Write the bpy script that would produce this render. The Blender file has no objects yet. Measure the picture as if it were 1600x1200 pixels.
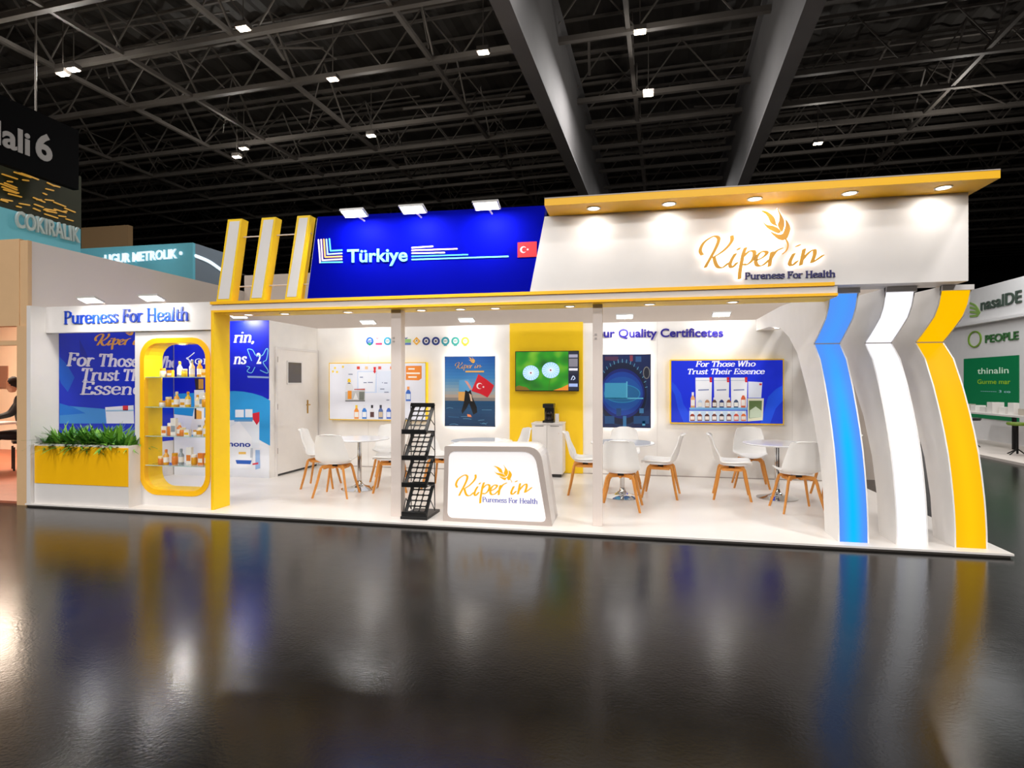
import bpy, bmesh, math, random
from mathutils import Vector, Matrix
random.seed(7)
C = bpy.context.scene.collection
PI = math.pi
# ------------------------------------------------------------------ camera, world, exposure
CAM_F, CAM_YAW, CAM_HY, CAM_H = 900.0, 0.1995, 597.0, 1.537
cam_d = bpy.data.cameras.new('camera'); cam = bpy.data.objects.new('camera', cam_d); C.objects.link(cam)
cam.location = (0, 0, CAM_H); cam.rotation_euler = (PI/2, 0, CAM_YAW)
cam_d.sensor_width = 36; cam_d.lens = 36*CAM_F/1600; cam_d.shift_y = -(600-CAM_HY)/1600*1.0
cam_d.clip_start = .05; cam_d.clip_end = 300
bpy.context.scene.camera = cam
vs = bpy.context.scene.view_settings
vs.view_transform = 'Standard'; vs.look = 'None'; vs.gamma = 1; vs.exposure = 0.0; vs.use_curve_mapping = False
bpy.context.scene.display_settings.display_device = 'sRGB'
w = bpy.data.worlds.new('world'); bpy.context.scene.world = w; w.use_nodes = True
w.node_tree.nodes['Background'].inputs[0].default_value = (.9, .85, .8, 1)
w.node_tree.nodes['Background'].inputs[1].default_value = .035

def lamp(name, kind, loc, power, size=.2, sy=None, aim=None, col=(1, .96, .9), parent=None, cone=None, blend=.6):
    d = bpy.data.lights.new(name, kind); d.energy = power; d.color = col
    if kind == 'AREA':
        d.size = size
        if sy: d.shape = 'RECTANGLE'; d.size_y = sy
        else: d.shape = 'DISK'
    if kind == 'SPOT': d.spot_size = cone; d.spot_blend = blend; d.shadow_soft_size = size
    if kind == 'POINT': d.shadow_soft_size = size
    o = bpy.data.objects.new(name, d); C.objects.link(o)
    o.location = loc
    if aim is not None:
        o.rotation_euler = (Vector(aim)-Vector(loc)).to_track_quat('-Z', 'Y').to_euler()
    if parent is not None:
        o.parent = parent; o.matrix_parent_inverse = MX[parent.name].inverted()
    return o
MX = {}
# hall lamps high up that light the aisle and the fronts of the stands
for (x, y, p) in [(-11, -12, 1750), (-3, -13, 1800), (5, -12, 1750), (-7, -2, 350), (1.5, -2, 400), (-1.5, 8.2, 130), (-6, 4.4, 150), (6, 3, 520), (-13, 8, 300), (11, 11, 600), (0, 14, 300), (-8, 16, 300), (2, 24, 300)]:  # the lamp right above our stand is added to fill its floor and walls
    lamp('hall_light', 'AREA', (x, y, 8.9), p, size=1.2, aim=(x, y+.01, 0), col=(1, .975, .955))

# ------------------------------------------------------------------ pixel to plane (authoring aid: true distances, real planes)
Fv = (-math.sin(CAM_YAW), math.cos(CAM_YAW)); Rv = (math.cos(CAM_YAW), math.sin(CAM_YAW))
def P(px, py, X=None, Y=None, Z=None):
    s = (px-800)/CAM_F; v = (CAM_HY-py)/CAM_F
    D = (Fv[0]+s*Rv[0], Fv[1]+s*Rv[1], v)
    t = X/D[0] if X is not None else Y/D[1] if Y is not None else (Z-CAM_H)/D[2]
    return Vector((t*D[0], t*D[1], CAM_H+t*D[2]))
class Surf:
    """a vertical plane: kind Y faces the aisle, X faces +X, N faces -X"""
    def __init__(s, kind, c): s.k = kind; s.c = c
    def to3(s, u, v, d=0):
        if s.k == 'Y': return (u, s.c-d, v)
        if s.k == 'X': return (s.c+d, u, v)
        return (s.c-d, -u, v)
    def uv(s, px, py):
        if s.k == 'Y': p = P(px, py, Y=s.c); return (p.x, p.z)
        p = P(px, py, X=s.c); return (p.y, p.z) if s.k == 'X' else (-p.y, p.z)
# ------------------------------------------------------------------ materials
def lin(c):
    c = c/255
    return c/12.92 if c <= .04045 else ((c+.055)/1.055)**2.4
def rgb(c): return (lin(c[0]), lin(c[1]), lin(c[2]), 1)
_m = {}
def mat(name, col, rough=.5, metal=0., emit=0., noise=.04, nscale=6., bump=0., bscale=80., spec=.5, trans=0., coat=0.):
    if name in _m: return _m[name]
    m = bpy.data.materials.new(name); m.use_nodes = True; nt = m.node_tree; b = nt.nodes['Principled BSDF']
    b.inputs['Base Color'].default_value = rgb(col); b.inputs['Roughness'].default_value = rough
    b.inputs['Metallic'].default_value = metal; b.inputs['Specular IOR Level'].default_value = spec
    if trans: b.inputs['Transmission Weight'].default_value = trans; b.inputs['IOR'].default_value = 1.45
    if coat: b.inputs['Coat Weight'].default_value = coat; b.inputs['Coat Roughness'].default_value = .05
    if emit:
        b.inputs['Emission Color'].default_value = rgb(col); b.inputs['Emission Strength'].default_value = emit
    if noise:
        tc = nt.nodes.new('ShaderNodeTexCoord'); n = nt.nodes.new('ShaderNodeTexNoise'); n.inputs['Scale'].default_value = nscale; n.inputs['Detail'].default_value = 3
        nt.links.new(tc.outputs['Object'], n.inputs['Vector'])
        mx = nt.nodes.new('ShaderNodeMix'); mx.data_type = 'RGBA'
        r = rgb(col); mx.inputs[6].default_value = tuple(min(1, q*(1-noise)) for q in r[:3])+(1,); mx.inputs[7].default_value = tuple(min(1, q*(1+noise)) for q in r[:3])+(1,)
        nt.links.new(n.outputs['Fac'], mx.inputs[0]); nt.links.new(mx.outputs[2], b.inputs['Base Color'])
    if bump:
        tc = nt.nodes.new('ShaderNodeTexCoord'); n = nt.nodes.new('ShaderNodeTexNoise'); n.inputs['Scale'].default_value = bscale; n.inputs['Detail'].default_value = 4
        nt.links.new(tc.outputs['Object'], n.inputs['Vector'])
        bp = nt.nodes.new('ShaderNodeBump'); bp.inputs['Strength'].default_value = bump; bp.inputs['Distance'].default_value = .01
        nt.links.new(n.outputs['Fac'], bp.inputs['Height']); nt.links.new(bp.outputs['Normal'], b.inputs['Normal'])
    _m[name] = m; return m
WHITE = mat('white_laminate', (224, 219, 215), .45)
WALLW = mat('white_wall_panel', (238, 234, 229), .6)
YEL = mat('yellow_laminate', (255, 208, 0), .45)
YELD = mat('amber_laminate', (255, 190, 0), .45)
BLUE = mat('royal_blue_print', (6, 22, 200), .4)
ALU = mat('painted_aluminium', (226, 212, 203), .45)
GREYEDGE = mat('grey_edging', (176, 166, 160), .5)
CHROME = mat('chrome', (215, 215, 215), .08, 1., noise=0)
WOOD = mat('beech_wood', (214, 142, 62), .45, noise=.12, nscale=14)
SHELL = mat('white_plastic', (238, 236, 233), .35)
BLACK = mat('black_metal', (14, 14, 15), .4, .3)
DARK = mat('dark_plastic', (20, 20, 22), .3)
STEEL = mat('dark_roof_steel', (104, 98, 92), .55, .2, noise=.3, nscale=1.5)
GIRD = mat('girder_steel', (100, 98, 98), .85, 0., noise=.25, nscale=.8)
GOLD = mat('gold_letters', (222, 158, 26), .35)
NAVY = mat('navy_letters', (28, 22, 96), .4)
BLUEL = mat('blue_letters', (20, 62, 176), .4)
LEDW = mat('led_white', (255, 250, 245), emit=6., noise=0)
def pr(c, e=0.): return mat('print_%d_%d_%d_%d' % (*c, int(e*100)), c, .45, emit=e, noise=0)
# ------------------------------------------------------------------ mesh builder
def hull(pts):
    pts = sorted(set((round(a, 5), round(b, 5)) for a, b in pts))
    if len(pts) < 3: return pts
    def half(ps):
        h = []
        for p in ps:
            while len(h) >= 2 and (h[-1][0]-h[-2][0])*(p[1]-h[-2][1])-(h[-1][1]-h[-2][1])*(p[0]-h[-2][0]) <= 0: h.pop()
            h.append(p)
        return h
    return half(pts)[:-1]+half(pts[::-1])[:-1]
def smooth(pts, n=5, closed=False):
    if len(pts) < 3: return list(pts)
    out = []; L = len(pts)
    for i in range(L if closed else L-1):
        g = (lambda k: pts[k % L]) if closed else (lambda k: pts[max(0, min(L-1, k))])
        a, b, c, d = g(i-1), g(i), g(i+1), g(i+2)
        for j in range(n):
            t = j/n
            out.append(tuple(.5*((2*b[k])+(-a[k]+c[k])*t+(2*a[k]-5*b[k]+4*c[k]-d[k])*t*t+(-a[k]+3*b[k]-3*c[k]+d[k])*t**3) for k in range(len(b))))
    if not closed: out.append(tuple(pts[-1]))
    return out
class MB:
    def __init__(s): s.v = []; s.f = []
    def add(s, vs, fs):
        b = len(s.v); s.v += [tuple(p) for p in vs]; s.f += [tuple(b+i for i in f) for f in fs]; return s
    def box(s, x0, x1, y0, y1, z0, z1):
        return s.add([(x0,y0,z0),(x1,y0,z0),(x1,y1,z0),(x0,y1,z0),(x0,y0,z1),(x1,y0,z1),(x1,y1,z1),(x0,y1,z1)],
                     [(0,3,2,1),(4,5,6,7),(0,1,5,4),(1,2,6,5),(2,3,7,6),(3,0,4,7)])
    def prism3(s, A, B):
        n = len(A)
        return s.add(list(A)+list(B), [tuple(range(n))[::-1], tuple(range(n, 2*n))]+[(i, (i+1) % n, n+(i+1) % n, n+i) for i in range(n)])
    def poly(s, S, pts, d0, d1=None):
        if d1 is None: return s.add([S.to3(u, v, d0) for u, v in pts], [tuple(range(len(pts)))])
        return s.prism3([S.to3(u, v, d0) for u, v in pts], [S.to3(u, v, d1) for u, v in pts])
    def rect(s, S, u0, u1, v0, v1, d0, d1=None): return s.poly(S, [(u0, v0), (u1, v0), (u1, v1), (u0, v1)], d0, d1)
    def ring(s, S, A, B, d0, d1):
        n = len(A); V = []
        for L, d in ((A, d0), (B, d0), (B, d1), (A, d1)): V += [S.to3(u, v, d) for u, v in L]
        F = []
        for i in range(n):
            j = (i+1) % n
            for a, b in ((0, 1), (1, 2), (2, 3), (3, 0)): F.append((a*n+i, a*n+j, b*n+j, b*n+i))
        return s.add(V, F)
    def disc(s, S, u, v, r, d0, d1=None, n=20, ry=None):
        return s.poly(S, [(u+r*math.cos(2*PI*i/n), v+(ry or r)*math.sin(2*PI*i/n)) for i in range(n)], d0, d1)
    def stroke(s, S, pts, a, b, d0, d1=None, ang=0, n=5, sm=True):
        s.q = getattr(s, 'q', 0); D0, D1 = d0, d1
        if sm: pts = smooth(pts, n)
        nib = [(a*math.cos(t)*math.cos(ang)-b*math.sin(t)*math.sin(ang), a*math.cos(t)*math.sin(ang)+b*math.sin(t)*math.cos(ang)) for t in [2*PI*k/8+.39 for k in range(8)]]
        for i in range(len(pts)-1):
            h = hull([(pts[i][0]+q, pts[i][1]+r) for q, r in nib]+[(pts[i+1][0]+q, pts[i+1][1]+r) for q, r in nib])
            s.q += 1; e = (s.q % 9)*6e-5
            if len(h) > 2: s.poly(S, h, D0+(e if D1 is None else -e), None if D1 is None else D1+e)
        return s
    def tube(s, pts, r, n=8, cap=True, r2=None):
        pts = [Vector(p) for p in pts]; L = len(pts); V = []; F = []
        up = None
        for i, p in enumerate(pts):
            d = (pts[min(i+1, L-1)]-pts[max(i-1, 0)]).normalized()
            if up is None: up = Vector((0, 0, 1)) if abs(d.z) < .9 else Vector((1, 0, 0))
            a = d.cross(up).normalized(); b = d.cross(a).normalized()
            rr = r if r2 is None else r+(r2-r)*i/(L-1)
            V += [tuple(p+(a*math.cos(2*PI*k/n+PI/n)+b*math.sin(2*PI*k/n+PI/n))*rr) for k in range(n)]
        for i in range(L-1):
            for k in range(n): F.append((i*n+k, i*n+(k+1) % n, (i+1)*n+(k+1) % n, (i+1)*n+k))
        if cap: F += [tuple(range(n)), tuple(range((L-1)*n, L*n))[::-1]]
        return s.add(V, F)
    def lathe(s, prof, n=24, c=(0, 0, 0), caps=True):
        V = []; F = []; L = len(prof)
        for r, z in prof: V += [(c[0]+r*math.cos(2*PI*k/n), c[1]+r*math.sin(2*PI*k/n), c[2]+z) for k in range(n)]
        for i in range(L-1):
            for k in range(n): F.append((i*n+k, i*n+(k+1) % n, (i+1)*n+(k+1) % n, (i+1)*n+k))
        if caps: F += [tuple(range(n)), tuple(range((L-1)*n, L*n))]
        return s.add(V, F)
    def build(s, name, m, parent=None, sm=False, world=True, bevel=0, **props):
        me = bpy.data.meshes.new(name)
        vs_ = s.v
        if parent is not None and world:
            inv = MX[parent.name].inverted(); vs_ = [tuple(inv @ Vector(p)) for p in s.v]
        bm = bmesh.new(); bv = [bm.verts.new(p) for p in vs_]
        for f in s.f:
            try: bm.faces.new([bv[i] for i in f])
            except ValueError: pass
        bmesh.ops.recalc_face_normals(bm, faces=bm.faces)
        bm.to_mesh(me); bm.free()
        me.materials.append(m)
        if sm:
            for p in me.polygons: p.use_smooth = True
            try: me.set_sharp_from_angle(angle=math.radians(40))
            except Exception: pass
        o = bpy.data.objects.new(name, me); C.objects.link(o)
        if parent is not None: o.parent = parent; MX[o.name] = MX[parent.name]
        else: MX[o.name] = Matrix.Identity(4)
        if bevel:
            bmod = o.modifiers.new('edge', 'BEVEL'); bmod.width = bevel; bmod.segments = 2; bmod.limit_method = 'ANGLE'
        for k, v in props.items(): o[k] = v
        return o
def thing(name, label, cat, loc=(0, 0, 0), rz=0, group=None, **kw):
    o = bpy.data.objects.new(name, None); C.objects.link(o); o.location = loc; o.rotation_euler = (0, 0, rz)
    o.empty_display_size = .1
    MX[o.name] = Matrix.Translation(Vector(loc)) @ Matrix.Rotation(rz, 4, 'Z')
    if label: o['label'] = label; o['category'] = cat
    if group: o['group'] = group
    for k, v in kw.items(): o[k] = v
    return o
def tag(o, label, cat, group=None):
    o['label'] = label; o['category'] = cat
    if group: o['group'] = group
    return o
def struct(mb, name, m, parent=None, **k):
    o = mb.build(name, m, parent, **k)
    if parent is None: o['kind'] = 'structure'
    return o
def sgroup(name):
    return thing(name, None, None, kind='structure')
def dup(root, loc, rz, label, group=None):
    def cp(o, par):
        c = o.copy(); C.objects.link(c); c.parent = par
        for ch in list(o.children): cp(ch, c)
        return c
    r = cp(root, None); r.location = loc; r.rotation_euler = (0, 0, rz)
    MX[r.name] = Matrix.Translation(Vector(loc)) @ Matrix.Rotation(rz, 4, 'Z')
    r['label'] = label
    if group: r['group'] = group
    return r
def rrect(u0, u1, v0, v1, r, n=6):
    pts = []
    for cx, cy, a0 in ((u1-r, v1-r, 0), (u0+r, v1-r, PI/2), (u0+r, v0+r, PI), (u1-r, v0+r, 1.5*PI)):
        pts += [(cx+r*math.cos(a0+PI/2*i/n), cy+r*math.sin(a0+PI/2*i/n)) for i in range(n+1)]
    return pts
def to_rect(pts, u0, u1, v0, v1):
    cx, cy = (u0+u1)/2, (v0+v1)/2; out = []
    for u, v in pts:
        dx, dy = u-cx, v-cy
        k = min(((u1-cx)/abs(dx)) if abs(dx) > 1e-9 else 1e9, ((v1-cy)/abs(dy)) if abs(dy) > 1e-9 else 1e9)
        out.append((cx+dx*k, cy+dy*k))
    return out
# ------------------------------------------------------------------ lettering
SER = {
 'P': (.70, [[(.15,0),(.15,1)], [(.15,.98),(.38,.99),(.57,.9),(.6,.73),(.5,.54),(.35,.49),(.15,.49)]], [(.02,.28,.01),(.02,.15,.99)]),
 'u': (.72, [[(.13,.64),(.13,.22),(.2,.06),(.33,.02),(.48,.1),(.56,.2)], [(.56,.64),(.56,.02)]], [(.03,.13,.63),(.45,.56,.63),(.56,.68,.01)]),
 'r': (.52, [[(.15,.64),(.15,0)], [(.15,.38),(.24,.57),(.36,.65),(.46,.6)]], [(.03,.15,.63),(.03,.29,.01)]),
 'e': (.60, [[(.08,.37),(.5,.37)], [(.5,.37),(.48,.56),(.3,.66),(.12,.55),(.07,.32),(.14,.1),(.32,.01),(.53,.13)]], []),
 'n': (.75, [[(.15,.64),(.15,0)], [(.15,.43),(.26,.6),(.42,.65),(.54,.56),(.57,.4),(.57,0)]], [(.03,.15,.63),(.03,.27,.01),(.45,.69,.01)]),
 's': (.50, [[(.41,.52),(.36,.64),(.22,.66),(.1,.55),(.14,.41),(.3,.33),(.41,.2),(.37,.05),(.22,0),(.1,.03),(.06,.15)]], []),
 'F': (.66, [[(.15,0),(.15,1)], [(.15,.98),(.6,.98)], [(.15,.52),(.45,.52)], [(.6,.82),(.6,.98)], [(.45,.43),(.45,.62)]], [(.02,.3,.01),(.02,.15,.99)]),
 'o': (.64, [[(.32,.66),(.12,.56),(.07,.33),(.13,.1),(.32,0),(.5,.1),(.57,.33),(.5,.56),(.32,.66)]], []),
 'H': (.88, [[(.16,0),(.16,1)], [(.7,0),(.7,1)], [(.16,.51),(.7,.51)]], [(.03,.3,.01),(.03,.3,.99),(.57,.84,.01),(.57,.84,.99)]),
 'a': (.58, [[(.1,.5),(.16,.62),(.29,.66),(.42,.57),(.44,.3),(.44,.1),(.54,.02)], [(.43,.4),(.2,.34),(.08,.18),(.14,.04),(.28,.02),(.43,.15)]], []),
 'l': (.34, [[(.16,1.03),(.16,0)]], [(.04,.16,1.02),(.04,.29,.01)]),
 't': (.42, [[(.18,.85),(.18,.16),(.25,.02),(.4,.07)], [(.04,.63),(.36,.63)]], []),
 'h': (.75, [[(.15,1.03),(.15,0)], [(.15,.43),(.26,.6),(.42,.65),(.54,.56),(.57,.4),(.57,0)]], [(.03,.15,1.02),(.03,.27,.01),(.45,.69,.01)]),
 'T': (.76, [[(.08,.98),(.68,.98)], [(.38,.98),(.38,0)], [(.08,.8),(.08,.98)], [(.68,.8),(.68,.98)]], [(.25,.52,.01)]),
 'W': (1.06, [[(.08,1),(.3,0)], [(.3,0),(.52,.85)], [(.52,1),(.74,0)], [(.74,0),(.96,1)]], [(.0,.2,.99),(.86,1.06,.99)]),
 'i': (.34, [[(.15,.64),(.15,0)], [(.15,.87),(.15,.9)]], [(.04,.15,.63),(.04,.28,.01)]),
 'c': (.55, [[(.48,.52),(.4,.64),(.26,.66),(.1,.54),(.07,.32),(.13,.1),(.3,.01),(.49,.12)]], []),
 'E': (.70, [[(.15,0),(.15,1)], [(.15,.98),(.6,.98)], [(.15,.51),(.45,.51)], [(.15,.02),(.62,.02)], [(.6,.82),(.6,.98)], [(.45,.42),(.45,.6)], [(.63,.2),(.62,.02)]], [(.02,.15,.01),(.02,.15,.99)]),
 'm': (1.1, [[(.15,.64),(.15,0)], [(.15,.43),(.3,.64),(.46,.6),(.52,.4),(.52,0)], [(.52,.43),(.68,.64),(.84,.6),(.9,.4),(.9,0)]], [(.03,.15,.63)]),
 ',': (.3, [[(.12,.06),(.14,0),(.08,-.14)]], []), '-': (.4, [[(.05,.33),(.35,.33)]], []), ' ': (.34, [], [])}
def serif(mb, S, text, u0, v0, u1, h, d0, d1=None, bold=1., slant=0., v1=None):
    w_ = sum(SER[c][0] for c in text); sx = (u1-u0)/w_; x = 0; dv = 0 if v1 is None else (v1-v0)/(u1-u0)
    a, b = .075*h*bold, .028*h*bold
    for c in text:
        adv, st, sf = SER[c]
        f = lambda q, r: (u0+(x+q)*sx+slant*r*h, v0+r*h+dv*(x+q)*sx)
        for k in st: mb.stroke(S, [f(*p) for p in k], a, b, d0, d1, n=3)
        for q0, q1, r in sf: mb.stroke(S, [f(q0, r), f(q1, r)], b, b*.8, d0, d1, sm=False)
        x += adv
    return mb
def sans(mb, S, text, u0, v0, u1, h, d0, d1=None, bold=0., sp=1., v1=None):
    cu = bpy.data.curves.new('tmp', 'FONT'); cu.body = text; cu.offset = bold; cu.resolution_u = 4; cu.space_character = sp
    o = bpy.data.objects.new('tmp', cu); C.objects.link(o)
    me = bpy.data.meshes.new_from_object(o.evaluated_get(bpy.context.evaluated_depsgraph_get()))
    xs = [v.co.x for v in me.vertices]; ch = .73
    sx = (u1-u0)/(max(xs)-min(xs)); x0 = min(xs); sv = h/ch; dv = 0 if v1 is None else (v1-v0)/(u1-u0)
    vv = [(u0+(v.co.x-x0)*sx, v0+v.co.y*sv+dv*(v.co.x-x0)*sx) for v in me.vertices]
    fs = [tuple(p.vertices) for p in me.polygons]
    n = len(vv)
    if d1 is None: mb.add([S.to3(a, b, d0) for a, b in vv], fs)
    else:
        ed = {}
        for f in fs:
            for i in range(len(f)):
                e = (f[i], f[(i+1) % len(f)]); k = tuple(sorted(e)); ed[k] = None if k in ed else e
        side = [(e[0], e[1], n+e[1], n+e[0]) for e in ed.values() if e]
        mb.add([S.to3(a, b, d0) for a, b in vv]+[S.to3(a, b, d1) for a, b in vv], fs+[tuple(n+i for i in f) for f in fs]+side)
    bpy.data.objects.remove(o); bpy.data.curves.remove(cu); bpy.data.meshes.remove(me)
    return mb
# script logo, centre lines in its own drawing units (y down)
LOGO_STROKES = [
 [(207,568),(190,530),(215,470),(262,428),(318,402),(352,418),(350,455),(325,515),(285,590),(248,655),(238,678)],
 [(470,402),(472,440),(440,490),(380,545),(310,588)], [(312,590),(325,640),(350,678),(392,680),(440,642)],
 [(500,562),(468,615),(455,660),(475,680),(515,640)], [(526,522),(536,512)],
 [(592,508),(572,560),(556,640),(542,720),(538,780)], [(572,585),(620,540),(662,535),(672,565),(650,620),(605,655),(578,652)],
 [(690,618),(750,588),(782,550),(745,538),(700,572),(682,625),(700,665),(750,658),(802,612)],
 [(828,545),(815,600),(804,668)], [(815,605),(860,540),(905,515),(912,512)],
 [(1020,560),(992,615),(985,650),(1008,662),(1050,625)], [(1048,492),(1066,484)],
 [(1112,520),(1096,590),(1082,658)], [(1090,620),(1150,552),(1198,525),(1206,560),(1190,612),(1182,635),(1210,622),(1275,575)]]
LOGO_LEAVES = [
 [(735,180),(775,185),(825,215),(852,250),(862,290),(875,315),(820,290),(795,240),(770,205)],
 [(875,152),(890,185),(925,245),(938,290),(930,335),(915,365),(895,345),(878,305),(890,265),(893,220),(880,180)],
 [(740,265),(775,300),(830,310),(870,325),(895,350),(905,372),(870,375),(820,350),(780,325)],
 [(945,255),(975,290),(990,335),(980,380),(955,430),(900,436),(850,405),(812,362),(870,385),(915,385),(935,350),(948,300)]]
LOGO_STEM = [(952,432),(970,480),(955,530),(922,560)]
def logo(mb, S, M, wd, d0, d1=None, stem=True, parts='sl'):
    if 's' in parts:
     for k in LOGO_STROKES: mb.stroke(S, [M(*p) for p in k], wd, wd*.28, d0, d1, ang=.25, n=4)
    if 'l' not in parts: return mb
    for k in LOGO_LEAVES: mb.poly(S, [M(*p) for p in smooth(k, 3, True)], d0, d1)
    if stem: mb.stroke(S, [M(*p) for p in LOGO_STEM], wd*.35, wd*.2, d0, d1, n=4)
    return mb

# ================================================================== THE HALL
fl = bpy.data.materials.new('polished_dark_floor'); fl.use_nodes = True; nt = fl.node_tree; b = nt.nodes['Principled BSDF']
tc = nt.nodes.new('ShaderNodeTexCoord')
n1 = nt.nodes.new('ShaderNodeTexNoise'); n1.inputs['Scale'].default_value = .6; n1.inputs['Detail'].default_value = 6
n2 = nt.nodes.new('ShaderNodeTexNoise'); n2.inputs['Scale'].default_value = 55; n2.inputs['Detail'].default_value = 3
n3 = nt.nodes.new('ShaderNodeTexNoise'); n3.inputs['Scale'].default_value = 7; n3.inputs['Detail'].default_value = 4
for n in (n1, n2, n3): nt.links.new(tc.outputs['Object'], n.inputs['Vector'])
cr = nt.nodes.new('ShaderNodeValToRGB'); cr.color_ramp.elements[0].color = (.003, .0028, .0026, 1); cr.color_ramp.elements[1].color = (.009, .008, .007, 1)
cr.color_ramp.elements[0].position = .3; cr.color_ramp.elements[1].position = .75
nt.links.new(n1.outputs['Fac'], cr.inputs[0]); nt.links.new(cr.outputs[0], b.inputs['Base Color'])
mr = nt.nodes.new('ShaderNodeMapRange'); mr.inputs[3].default_value = .14; mr.inputs[4].default_value = .21
nt.links.new(n3.outputs['Fac'], mr.inputs[0]); nt.links.new(mr.outputs[0], b.inputs['Roughness'])
bp = nt.nodes.new('ShaderNodeBump'); bp.inputs['Strength'].default_value = .3; bp.inputs['Distance'].default_value = .0018
ad = nt.nodes.new('ShaderNodeMath'); ad.operation = 'ADD'
nt.links.new(n2.outputs['Fac'], ad.inputs[0]); nt.links.new(n3.outputs['Fac'], ad.inputs[1])
nt.links.new(ad.outputs[0], bp.inputs['Height']); nt.links.new(bp.outputs['Normal'], b.inputs['Normal'])
b.inputs['Specular IOR Level'].default_value = .26
struct(MB().box(-40, 40, -28, 50, -.2, 0), 'floor', fl)
DWALL = mat('dark_hall_wall', (34, 32, 31), .8, noise=.3, nscale=.4)
struct(MB().box(-40, 40, 50, 50.3, 0, 12), 'wall_back', DWALL)
struct(MB().box(-40.3, -40, -28, 50, 0, 12), 'wall_left', DWALL)
struct(MB().box(40, 40.3, -28, 50, 0, 12), 'wall_right', DWALL)

# roof: corrugated deck, purlins, trusses and two deep girders; the hall is turned a little against the stand
HA = -math.radians(3.4); cH, sH = math.cos(HA), math.sin(HA)
def hall(p): return (p[0]*cH+p[1]*sH, -p[0]*sH+p[1]*cH)      # world -> hall axes
def wrld(x, y, z): return (x*cH-y*sH, x*sH+y*cH, z)
roofm = mat('roof_deck', (62, 58, 54), .55, .3, noise=.5, nscale=.7, bump=1., bscale=1.6)
rb = MB(); z0 = 11.1; N = 330
V = []
for i in range(N+1):
    x = -36+72*i/N
    zz = z0+(.09 if i % 4 in (1, 2) else 0)
    V += [wrld(x, -28, zz), wrld(x, 54, zz)]
rb.add(V, [(2*i, 2*i+1, 2*i+3, 2*i+2) for i in range(N)])
ceil = struct(rb, 'ceiling', roofm)
TZ = 9.5
linesY = [hall(P(1000, y, Z=TZ))[1] for y in (-190, -60, 45, 147, 190, 224, 245, 262)]
linesY += [linesY[-1]+1.9*k for k in range(1, 10)]
linesX = [hall(P(px, py, Z=TZ))[0] for px, py in ((0, 62), (50, 0), (295, 0), (605, 0), (983, 60), (1600, 18))]
linesX = sorted(linesX+[linesX[0]-4.2, linesX[0]-8.4, linesX[-1]+4.4, linesX[-1]+8.8])
def hbar(a, b_, r, mb):
    A, B = Vector(wrld(*a)), Vector(wrld(*b_)); return mb.tube([A, B], r, 4)
rr = random.Random(3)
for k, y in enumerate(linesY):
    t = thing('roof_truss', None, None); t.parent = ceil
    m = MB(); hbar((-30, y, TZ), (30, y, TZ), .09 if k < 7 else .075, m); m.build('bottom_chord', STEEL, t)
    m = MB(); hbar((-30, y, TZ+1.35), (30, y, TZ+1.35), .06, m); m.build('top_chord', STEEL, t)
    m = MB(); x = -30
    while x < 30:
        hbar((x, y, TZ), (x+1.05, y, TZ+1.35), .022, m); hbar((x+1.05, y, TZ+1.35), (x+2.1, y, TZ), .022, m); x += 2.1
    m.build('web', STEEL, t, kind='stuff')
for k, x in enumerate(linesX):
    t = thing('cross_truss', None, None); t.parent = ceil
    m = MB(); hbar((x, -8, TZ+.02), (x, 52, TZ+.02), .07, m); m.build('bottom_chord', STEEL, t)
    m = MB(); y = -8
    while y < 50:
        hbar((x, y, TZ), (x, y+1.2, TZ+1.35), .03, m); hbar((x, y+1.2, TZ+1.35), (x, y+2.4, TZ), .03, m)
        if rr.random() < .5: hbar((x, y+1.2, TZ+1.35), (x+rr.uniform(-2, 2), y+1.2+rr.uniform(-1, 1), TZ), .02, m)
        y += 2.4
    m.build('web', STEEL, t, kind='stuff')
m = MB()
for k in range(60):
    y = -6+1.0*k; hbar((-34, y, z0-.08), (34, y, z0-.08), .045, m)
m.build('purlins', STEEL, ceil, kind='stuff')
m = MB()
for k in range(150):
    x = rr.uniform(-24, 24); y = rr.uniform(2, 45); a = rr.choice((0, 1)); L = rr.uniform(1, 5); z = rr.uniform(9.7, 10.9)
    if a: hbar((x, y, z), (x+L, y+rr.uniform(-.3, .3), z), rr.uniform(.02, .05), m)
    else: hbar((x, y, z), (x+rr.uniform(-.3, .3), y+L, z+rr.uniform(-.2, .2)), rr.uniform(.02, .06), m)
m.build('roof_pipes', STEEL, ceil, kind='stuff')
for px, wdt in ((780, .3), (1276, .3)):
    x = hall(P(px, 0, Z=7.35))[0]; g = MB()
    s_ = 1 if px < 1000 else -1
    for (xa, xb, za, zb) in ((x-wdt/2, x+wdt/2, 7.35, 7.42), (x-.04, x+.04, 7.42, 9.95), (x-wdt/2, x+wdt/2, 9.95, 10.02)):
        g.prism3([wrld(xa, -8, za), wrld(xb, -8, za), wrld(xb, -8, zb), wrld(xa, -8, zb)], [wrld(xa, 50, za), wrld(xb, 50, za), wrld(xb, 50, zb), wrld(xa, 50, zb)])
    g.build('girder', GIRD, ceil)
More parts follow.
